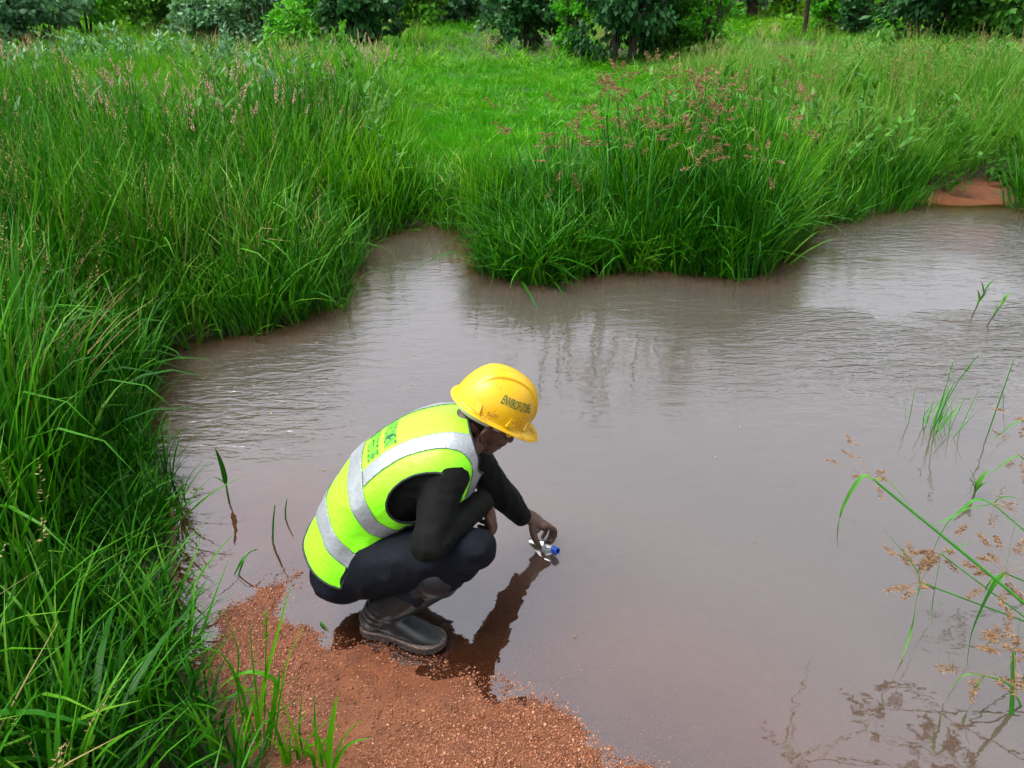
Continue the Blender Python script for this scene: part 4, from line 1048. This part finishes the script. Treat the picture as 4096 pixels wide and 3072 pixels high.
sedge_plant('sedge with a wide pale leaf hanging down beside brown flower heads', [
    (rC, hC, [([hC, *px(2.0, (975, 500), (955, 515), (934, 525))], .009), ([hC, *px(2.0, (1000, 498), (1012, 497), (1022, 500))], .004), ([hC, *px(2.02, (960, 512), (940, 535), (925, 575))], .004)], dict(sag=.02, rays=3, dir=(-.5, 0, .7), ln=.05, n=14)),
    (rE, hE, [([hE, *px(1.85, (990, 590), (972, 630), (967, 662), (966, 676))], .014), ([hE, *px(1.86, (990, 582), (983, 595))], .008), ([hE, *px(1.84, (1010, 545), (1016, 520))], .005)], dict(sag=.01, rays=10, dir=(-.9, 0, .45), ln=.14, n=38))], (rE[0], rE[1], 0))
gr = G(1016, 713)
sedge_plant('short sedge rooted in the muddy water with drooping reddish brown heads', [
    (np.array([gr[0], gr[1], -.05]), hG, [([hG, *px(1.65, (1010, 672), (1016, 700))], .006), ([hG, *px(1.66, (1017, 640), (1020, 615))], .008)], dict(sag=0, rays=9, dir=(-.3, 0, .3), ln=.11, n=34, r0=.008, r1=.005)),
    (np.array([gr[0] + .06, gr[1] + .02, -.05]), hF, [([hF, *px(1.71, (975, 690), (972, 705), (971, 712))], .008), ([hF, *px(1.72, (965, 675), (948, 690))], .004)], dict(sag=.05, rays=6, dir=(-.9, 0, .5), ln=.12, n=26))], (gr[0], gr[1], 0))
# brown heads of more sedges leaning in from the right bank
for k, (u, v, y) in enumerate(((1022, 420, 2.6), (1019, 455, 2.4))):
    h = Y(u, v, y); root = np.array([h[0] + .55, y - .25, -.05])
    sedge_plant(('slim sedge leaning in from the right with a drooping brown head', 'slim sedge with an upright leaf leaning in over the pond edge')[k], [(root, h, [([h, h + np.array([-.04, 0, -.03]), h + np.array([-.09, 0, -.1])], .006)], dict(sag=.05, rays=4, dir=(-.6, 0, -.1), ln=.1, n=20))], (root[0], root[1], 0))
# tuft standing in the water
def tuft_thing(name, label, cat, c, blades, w, material, rnd, spread=.05, z=-.04, stalks=0, hmul=1):
    o = thing(name, label, cat, (c[0], c[1], 0)); r = random.Random(rnd)
    for h, az, lean, bend_ in blades:
        mb = MB(); a = r.uniform(0, 6.28); q = spread * r.random()
        blade(mb, (c[0] + q * math.cos(a), c[1] + q * math.sin(a), z), h * hmul, w * r.uniform(.7, 1.3), az, lean, bend_, 7, .3, r.random(), r.uniform(-.6, .6))
        part('leaf', mb.mesh('leaf', M[material]), o)
    for _ in range(stalks):
        mb = MB(); P = culm(mb, (c[0], c[1], z), r.uniform(.38, .55), r.uniform(-.9, 1.2), .1, .35, .0018, .5, 8); spikelets(mb, P[-3:], 10, .02, .002, .3, r)
        p_ = part('seed_stalk', mb.mesh('seed_stalk', M['sedge'], False), o); p_['kind'] = 'stuff'
    return o
r = random.Random(5); c = G(934, 428)
tuft_thing('water_grass', 'tuft of thin grass blades standing alone in open water', 'grass tuft', c, [(r.uniform(.13, .3), r.choice([0.2, .6, 1.0, 2.6, -.3]) + r.uniform(-.5, .5), r.uniform(.05, .6), r.uniform(0, .5)) for _ in range(30)], .0045, 'sedge', 6, .13, -.03, 3)
def seedling(label, base, top, n):
    o = thing('water_seedling', label, 'seedling', (base[0], base[1], 0)); r = random.Random(n)
    mb = MB(); loft(mb, [base - np.array([0, 0, .05]), (base + top) / 2 + np.array([.005, 0, 0]), top], [.005, .004, .003], 6, 4); part('stem', mb.mesh('stem', M['stem_brown']), o)
    for k in range(n):
        t = .45 + .55 * k / (n - 1); b = base * (1 - t) + top * t; az = (k % 2) * 3.0 + r.uniform(-.5, .5); mb = MB()
        blade(mb, b, r.uniform(.07, .12), .024, az, .35, .7, 6, .2, r.random()); part('leaf', mb.mesh('leaf', M['mid_leaf']), o)
    return o
b = G(970, 317); seedling('taller of two leafy seedlings poking out of the rippled water', b, b + np.array([.05, 0, .2]), 5)
b = G(985, 325); seedling('shorter leafy seedling beside a taller one in rippled water', b, b + np.array([.08, 0, .17]), 4)
b = G(972, 498); seedling('small broad leaved seedling breaking the calm water among sedges', b, b + np.array([.0, 0, .06]), 4)
def stalk(label, base, top, r0=.0035, leaf=None, kink=None):
    o = thing('reed_stalk', label, 'reed', (base[0], base[1], 0)); mb = MB(); pts = [base - np.array([0, 0, .05]), (base + top) / 2, top] if kink is None else [base - np.array([0, 0, .05]), kink, top]
    loft(mb, pts, [r0, r0, r0 * .5], 6, 4, tint=.2); part('stem', mb.mesh('stem', M['sedge']), o)
    for P, w in (leaf or []): part('leaf', ribbon(P, w, .4).mesh('leaf', M['grass']), o)
    return o
b = G(987, 436); t_ = Y(1014, 359, b[1] + .05); stalk('thin bent reed stalk beside the water tuft', b, t_, .003, [([b * .4 + t_ * .6, *px(b[1], (1004, 425), (1014, 440))], .006)])
b = G(271, 543); stalk('straight dark reed stalk standing in shallow water behind the man', b, Y(275, 505, b[1]), .004)
b = G(284, 518); stalk('shorter dark reed stalk behind a straight one in shallow water', b, Y(287, 499, b[1]), .0035)
b = G(228, 498); stalk('reed stalk with one broad upright green leaf in the shallows', b, Y(226, 482, b[1]), .004, [([Y(226, 484, b[1]), *px(b[1], (223, 470), (219, 458), (215, 448))], .022), ([Y(226, 484, b[1]), *px(b[1], (217, 478), (212, 478))], .006)])
b = G(232, 578); k_ = Y(246, 556, b[1] + .04); stalk('bent reed leaf folding down to the water beside the sandbank', b, Y(258, 549, b[1] + .08), .003, [([k_, *px(b[1] + .02, (241, 563), (236, 572), (231, 580))], .014)], k_)
b = G(262, 566, .001)
# floating scraps
def flat_leaf(label, P, w, material='grass', name='fallen_leaf'):
    o = part_top = put(name, ribbon(P, w, .6, .12).mesh(name, M[material])); return tag(o, label, 'leaf')
flat_leaf('narrow green leaf floating on shallow water left of the boot', [G(320, 622, .004), G(324, 626, .007), G(329, 630, .004)], .008, 'grass')
flat_leaf('dry grey leaf scrap floating against the bank grass', [G(172, 691, .004), G(180, 688, .008), G(190, 686, .004)], .03, 'dry')
# grass plants growing on the sandbank
def weed(label, base, blades, group=None, material='meadow', heads=()):
    o = thing('grass_plant', label, 'grass plant', (base[0], base[1], 0), group)
    for P, w in blades: part('leaf', ribbon(P, w, random.random()).mesh('leaf', M[material]), o)
    for P in heads:
        mb = MB(); loft(mb, P, [.002] * len(P), 5, 4, tint=.4); part('stem', mb.mesh('stem', M[material]), o)
        mb = MB(); spikelets(mb, catmull(P[-2:], 8), 26, .012, .0025, .5, random.Random(3)); h = part('seed_head', mb.mesh('seed_head', M[material], False), o); h['kind'] = 'stuff'
    return o
zg_ = lambda p: float(ground_z(np.array([p[0]]), np.array([p[1]]))[0])
def gpt(u, v): p = G(u, v, .04); p[2] = zg_(p); return p
b = gpt(262, 745); yb = b[1]
W1 = [([gpt(255, 740), *px(yb, (262, 700), (268, 670), (280, 625), (291, 584))], .013), ([gpt(262, 748), *px(yb, (272, 715), (278, 690), (280, 668)), ], .014),
      ([gpt(268, 742), *px(yb, (275, 700), (274, 680), (252, 672), (232, 678), (218, 690))], .014), ([gpt(258, 744), *px(yb, (255, 710), (248, 690), (228, 682))], .008),
      ([gpt(250, 742), *px(yb, (244, 700), (236, 676), (228, 660))], .008), ([gpt(272, 744), *px(yb, (280, 700), (288, 660), (304, 626))], .006), ([gpt(256, 738), *px(yb, (240, 690), (222, 655), (199, 647))], .006),
      ([gpt(246, 740), *px(yb, (238, 690), (238, 650), (223, 612))], .005), ([gpt(260, 738), *px(yb, (256, 690), (252, 655), (250, 620))], .005)]
weed('leafy grass plant with a long upright blade growing on the gravel', b, W1, heads=([gpt(262, 742), *px(yb, (265, 690), (266, 640), (266, 612))],))
b = gpt(330, 770); yb = b[1]
weed('broad bladed grass shoot at the foot of the sandbank', b, [([gpt(328, 775), *px(yb, (330, 740), (334, 712), (338, 694))], .018), ([gpt(330, 776), *px(yb, (342, 752), (354, 742), (372, 738))], .01), ([gpt(330, 774), *px(yb, (340, 745), (352, 728), (362, 720))], .006), ([gpt(334, 776), *px(yb, (322, 750), (316, 732), (310, 716))], .009)], material='meadow')
r = random.Random(11)
for k, (u, v) in enumerate(((222, 752), (286, 758), (300, 752), (240, 765), (318, 764), (205, 735))):
    b = gpt(u, v); bl = []
    for _ in range(r.randint(5, 9)):
        a = r.uniform(0, 6.28); h = r.uniform(.1, .26); d = np.array([math.cos(a), math.sin(a), 0]); ln = r.uniform(.02, .12)
        bl.append(([b + d * .01, b + d * ln * .3 + np.array([0, 0, h * .5]), b + d * ln + np.array([0, 0, h])], r.uniform(.005, .01)))
    weed('small green grass seedling sprouting from the red gravel', b, bl, 'grass seedlings on the sandbank')
# umbrella sedges on the spit
r = random.Random(21)
kinds = ['cluster of tall straight sedge culms with open brown heads on the spit', ]
for k, (u, v, n) in enumerate(((590, 258, 6), (618, 250, 7), (640, 262, 7), (668, 250, 6), (700, 262, 5), (735, 258, 5), (560, 262, 4), (770, 240, 4), (655, 235, 6))):
    b = G(u, v); st = []
    for _ in range(n):
        a = r.uniform(0, 6.28); rt = b + np.array([.08 * math.cos(a), .08 * math.sin(a), -.03]); h = r.uniform(.8, 1.4); ln = r.uniform(.05, .5)
        hd_ = rt + np.array([math.cos(a) * ln, math.sin(a) * ln, h]); br = []
        for _ in range(3):
            aa = r.uniform(0, 6.28); dd = np.array([math.cos(aa), math.sin(aa), 0]); br.append(([hd_, hd_ + dd * .08 + np.array([0, 0, .03]), hd_ + dd * .2 - np.array([0, 0, .05])], .006))
        st.append((rt, hd_, br, dict(sag=.03, rays=6 if r.random() < .65 else 0, dir=(0, 0, 1), ln=.12, n=20, scale=1.9, r0=.007, r1=.005)))
    sedge_plant(kinds[0], st, (b[0], b[1], 0), 'sedges on the grassy spit')

# flecks of foam and straw drifting on the water
g_ = np.random.default_rng(31); V = []; F = []; T = []
for _ in range(32):
    u, v = (g_.uniform(160, 420), g_.uniform(300, 480)) if g_.random() < .7 else (g_.uniform(420, 900), g_.uniform(300, 700))
    p = G(u, v, .003); a = g_.uniform(0, 6.28); l, w = g_.uniform(.004, .016), g_.uniform(.002, .004); d = np.array([math.cos(a), math.sin(a), 0]); e = np.array([-d[1], d[0], 0])
    if ground_z(np.array([p[0]]), np.array([p[1]]))[0] > -.01: continue
    n = len(V); V += [p - d * l, p + e * w, p + d * l, p - e * w, p + np.array([0, 0, .003])]; F += [(n, n + 1, n + 4), (n + 1, n + 2, n + 4), (n + 2, n + 3, n + 4), (n + 3, n, n + 4)]; T += [g_.random()] * 5
tag(put('floating_flecks', mesh_np('floating_flecks', np.array(V), F, M['dry'], False, {'tint': T})), 'tiny pale flecks drifting on the muddy water', 'debris', kind='stuff')
# ------------------------------------------------------------------ shrubs and trees behind the meadow
def crown_mesh(name, c, rad, material, leaves, size, seed, clumps=60, droop=.2, lop=.35, slim=.45):
    g = np.random.default_rng(seed)
    d = g.normal(size=(clumps, 3)); d /= np.linalg.norm(d, axis=1)[:, None]; rr = g.random(clumps) ** .42
    bumps = 1 + lop * np.array([fbm(np.array([[a * 1.7, b * 1.7, e * 1.7]]), seed, 2)[0] for a, b, e in d])
    C = np.asarray(c) + d * (rr * bumps)[:, None] * np.asarray(rad)
    per = leaves // clumps; ci = np.repeat(np.arange(clumps), per); n = len(ci); cr = min(rad) * g.uniform(.2, .38, clumps)
    o = g.normal(size=(n, 3)); o /= np.linalg.norm(o, axis=1)[:, None]; o *= (g.random(n) ** .5)[:, None]; o[:, 2] *= .7
    P = C[ci] + o * cr[ci][:, None]; P[:, 2] = np.maximum(P[:, 2], .05)
    out = P - np.asarray(c); out /= np.linalg.norm(out, axis=1)[:, None] + 1e-9
    L = out * .6 + g.normal(size=(n, 3)) * .6; L[:, 2] -= droop; L /= np.linalg.norm(L, axis=1)[:, None]
    S = np.cross(L, g.normal(size=(n, 3))); S /= np.linalg.norm(S, axis=1)[:, None]; Nn = np.cross(S, L)
    s = size * g.uniform(.6, 1.3, n)[:, None]; w = s * slim
    V = np.stack([P, P + L * s * .5 + S * w - Nn * w * .3, P + L * s, P + L * s * .5 - S * w - Nn * w * .3], 1).reshape(-1, 3)
    F = np.arange(n * 4).reshape(-1, 4); t = np.clip(g.random(clumps)[ci] * .55 + g.random(n) * .5, 0, 1)
    return mesh_np(name, V, F, material, False, {'tint': np.repeat(t, 4)})
def trunk_mesh(h, r, crown_c, crown_r, seed, limbs=6, stems=1):
    q = random.Random(seed); mb = MB()
    for s in range(stems):
        a = q.uniform(0, 6.28); b = np.array([math.cos(a), math.sin(a), 0]) * (r * 3 if stems > 1 else 0); le = q.uniform(.05, .25) * h * (1 if stems > 1 else .5)
        top = b + np.array([math.cos(a) * le, math.sin(a) * le, h])
        loft(mb, [b - np.array([0, 0, .2]), b * .7 + top * .3 + np.array([q.uniform(-.1, .1), q.uniform(-.1, .1), 0]) * h * .3, top], [r * 1.3, r, r * .5], 8, 4)
        for k in range(limbs):
            t = q.uniform(.35, .95); p0 = b * (1 - t) + top * t; d = unit([q.uniform(-1, 1), q.uniform(-1, 1), q.uniform(.1, .8)]); L = max(crown_r) * q.uniform(.5, .9)
            loft(mb, [p0, p0 + d * L * .5 + np.array([0, 0, .05]), p0 + d * L + np.array([0, 0, .2 * L])], [r * .45, r * .3, r * .12], 5, 3)
    return mb.mesh('trunk', M['bark'])
def place_tree(name, label, cat, x, y, trunk, crown, rz=0, sc=1, group=None, extra=()):
    z = float(ground_z(np.array([x]), np.array([y]))[0])
    o = thing(name, label, cat, (x, y, z), group); o.rotation_euler = (0, 0, rz); o.scale = (sc, sc, sc)
    put('trunk', trunk, o); put('crown', crown, o)
    return o
def shrub(label, u, v, w, h, material, leaf, n=3200, seed=1, name='shrub', cat='shrub', clear=.0, droop=.2, stems=4, slim=.45, r=.04, clumps=60):
    w *= .88; p = G(u, v + 11); zc = clear + (h - clear) * .52; rad = (w / 2 * .82, w / 2 * .82, (h - clear) * .5)
    cr = crown_mesh('crown', (0, 0, zc), rad, M[material], n, leaf, seed, clumps, droop, .35, slim); tr = trunk_mesh(h * .7, r, (0, 0, zc), rad, seed, 5, stems)
    return place_tree(name, label, cat, p[0], p[1], tr, cr)
shrub('rounded dark shrub with large glossy leaves beside bright meadow', 361, 53, 2.9, 3.0, 'dark_leaf', .2, 4200, 1, slim=.36)
shrub('big dark drooping tree with low spreading branches behind the spit', 622, 68, 3.4, 4.0, 'dark_leaf', .17, 9500, 2, 'dark_tree', 'tree', .0, .7, 4, .3, .055, 110)
shrub('low dark green bush right of the big drooping tree', 668, 62, 2.2, 1.7, 'mid_leaf', .14, 2600, 3)
shrub('light green feathery bush left of the big drooping tree', 572, 58, 1.8, 2.6, 'bright_leaf', .13, 2600, 4, slim=.3)
shrub('blackish green shrub with upright twigs left of the feathery bush', 528, 50, 3.2, 2.6, 'dark_leaf', .17, 3600, 5)
shrub('vivid green cone shaped bush at the meadow edge', 704, 66, 1.7, 2.1, 'bright_leaf', .14, 2600, 6, droop=-.4, slim=.2)
shrub('wide dark thicket of palm like leaves on the right', 930, 44, 4.6, 3.6, 'dark_leaf', .3, 5200, 7, slim=.2, clumps=90)
shrub('leafy green shrub at the right end of the thicket', 978, 46, 3.0, 2.2, 'mid_leaf', .22, 3000, 8)
shrub('small round dark bush standing alone in the grass', 852, 38, 1.6, 1.5, 'dark_leaf', .12, 2200, 9, r=.02)
shrub('young tree with a thin trunk and airy green crown', 802, 34, 3.4, 4.6, 'mid_leaf', .16, 3800, 10, 'young_tree', 'tree', 1.0, .1, 1, .4, .07)
shrub('short yellow green bush beside the young tree', 825, 30, 2.2, 1.8, 'bright_leaf', .16, 2000, 11)
shrub('grey green shrub with pale leaves at the left meadow edge', 25, 52, 4.6, 2.8, 'grey_leaf', .2, 5200, 12, slim=.35, clumps=80)
shrub('bright green acacia like bush behind the grey shrub', 88, 36, 4.4, 3.0, 'bright_leaf', .2, 4200, 13, slim=.25)
shrub('dark bush of bare upright stems and small leaves', 170, 34, 3.6, 2.4, 'mid_leaf', .18, 3400, 14, r=.06)
shrub('pale leaved shrub with silvery tips in the left meadow', 265, 45, 3.4, 1.7, 'grey_leaf', .18, 3600, 15, slim=.35)
shrub('low silvery shrub between the dark bush and pale shrub', 205, 44, 2.4, 1.6, 'grey_leaf', .16, 2400, 16, slim=.35)
shrub('lime green feathery sapling left of the glossy shrub', 312, 47, 1.6, 1.8, 'bright_leaf', .17, 1800, 17, droop=.5, slim=.22, r=.02)
shrub('second lime green sapling lower beside the glossy shrub', 296, 57, 1.5, 1.3, 'bright_leaf', .15, 1500, 18, droop=.5, slim=.22, r=.02)
shrub('olive yellow bush behind the glossy shrub', 420, 30, 3.2, 2.6, 'pale', .2, 2600, 19)
shrub('loose mid green bush beyond the middle meadow', 470, 26, 4.5, 2.4, 'grey_leaf', .24, 3200, 20)
shrub('dense green bush beyond the thin trunks on the right', 1010, 36, 3.4, 2.6, 'mid_leaf', .22, 3000, 22)
# woodland trees behind: five kinds, copied
PT = []
for k, (mt, h, w, clear) in enumerate((('dark_leaf', 6.5, 5.0, 1.6), ('mid_leaf', 6.0, 4.6, 1.3), ('mid_leaf', 5.0, 4.0, .9), ('dark_leaf', 5.6, 4.4, 1.1), ('grey_leaf', 5.2, 4.2, 1.2))):
    zc = clear + (h - clear) * .5; rad = (w / 2, w / 2, (h - clear) * .5)
    PT.append((trunk_mesh(h * .75, .12 + .02 * k, (0, 0, zc), rad, 40 + k, 8, 1 + k % 2), crown_mesh('crown', (0, 0, zc), rad, M[mt], 7000, .3, 50 + k, 110, .2, .4)))
g = random.Random(77); kinds = ['tall dark woodland tree standing behind the shrubs', 'broad green woodland tree standing behind the shrubs', 'low green woodland tree with a leafy crown down its trunk', 'dense dark woodland tree with a short trunk', 'grey green woodland tree behind the shrubs']
spots = []
for row, (y0, n, half) in enumerate(((38, 9, 28), (45, 13, 34), (53, 17, 42), (62, 18, 50))):
    for i in range(n):
        x = -half + 2 * half * (i + .5) / n + g.uniform(-1.3, 1.3); y = y0 + g.uniform(-2, 2)
        if row == 0 and -3 < x < 2.5: continue
        spots.append((x, y))
for x, y in spots:
    k = g.randrange(5); place_tree('woodland_tree', kinds[k], 'tree', x, y, PT[k][0], PT[k][1], g.uniform(0, 6.28), g.uniform(.8, 1.15), f'woodland trees of kind {"abcde"[k]}' if False else 'trees at the woodland edge')
# undergrowth between the trunks
gg = np.random.default_rng(5); n = 60000; x = gg.uniform(-52, 52, n); y = gg.uniform(31, 66, n)
hh = 1.25 * np.clip(.3 + .9 * n2(x, y, .22, 71, 2), .05, 1.3); op = (np.abs(x + 1 - (y - 30) * .1) > 3.5) | (y > 44); hh = np.where(op, hh, hh * .25)
P = np.column_stack([x, y, ground_z(x, y) + hh * gg.random(n)]); L = gg.normal(size=(n, 3)); L[:, 2] = np.abs(L[:, 2]) * .6; L /= np.linalg.norm(L, axis=1)[:, None]
S = np.cross(L, gg.normal(size=(n, 3))); S /= np.linalg.norm(S, axis=1)[:, None]; s = gg.uniform(.12, .32, n)[:, None]
V = np.stack([P, P + L * s * .5 + S * s * .32, P + L * s, P + L * s * .5 - S * s * .32], 1).reshape(-1, 3)
tag(put('undergrowth', mesh_np('undergrowth', V, np.arange(n * 4).reshape(-1, 4), M['meadow'], False, {'tint': np.repeat(np.clip(gg.random(n) * .6 + .3 * n2(x, y, .3, 90, 2) + .3, 0, 1), 4)})), 'leafy undergrowth between the woodland trunks', 'undergrowth', kind='stuff')
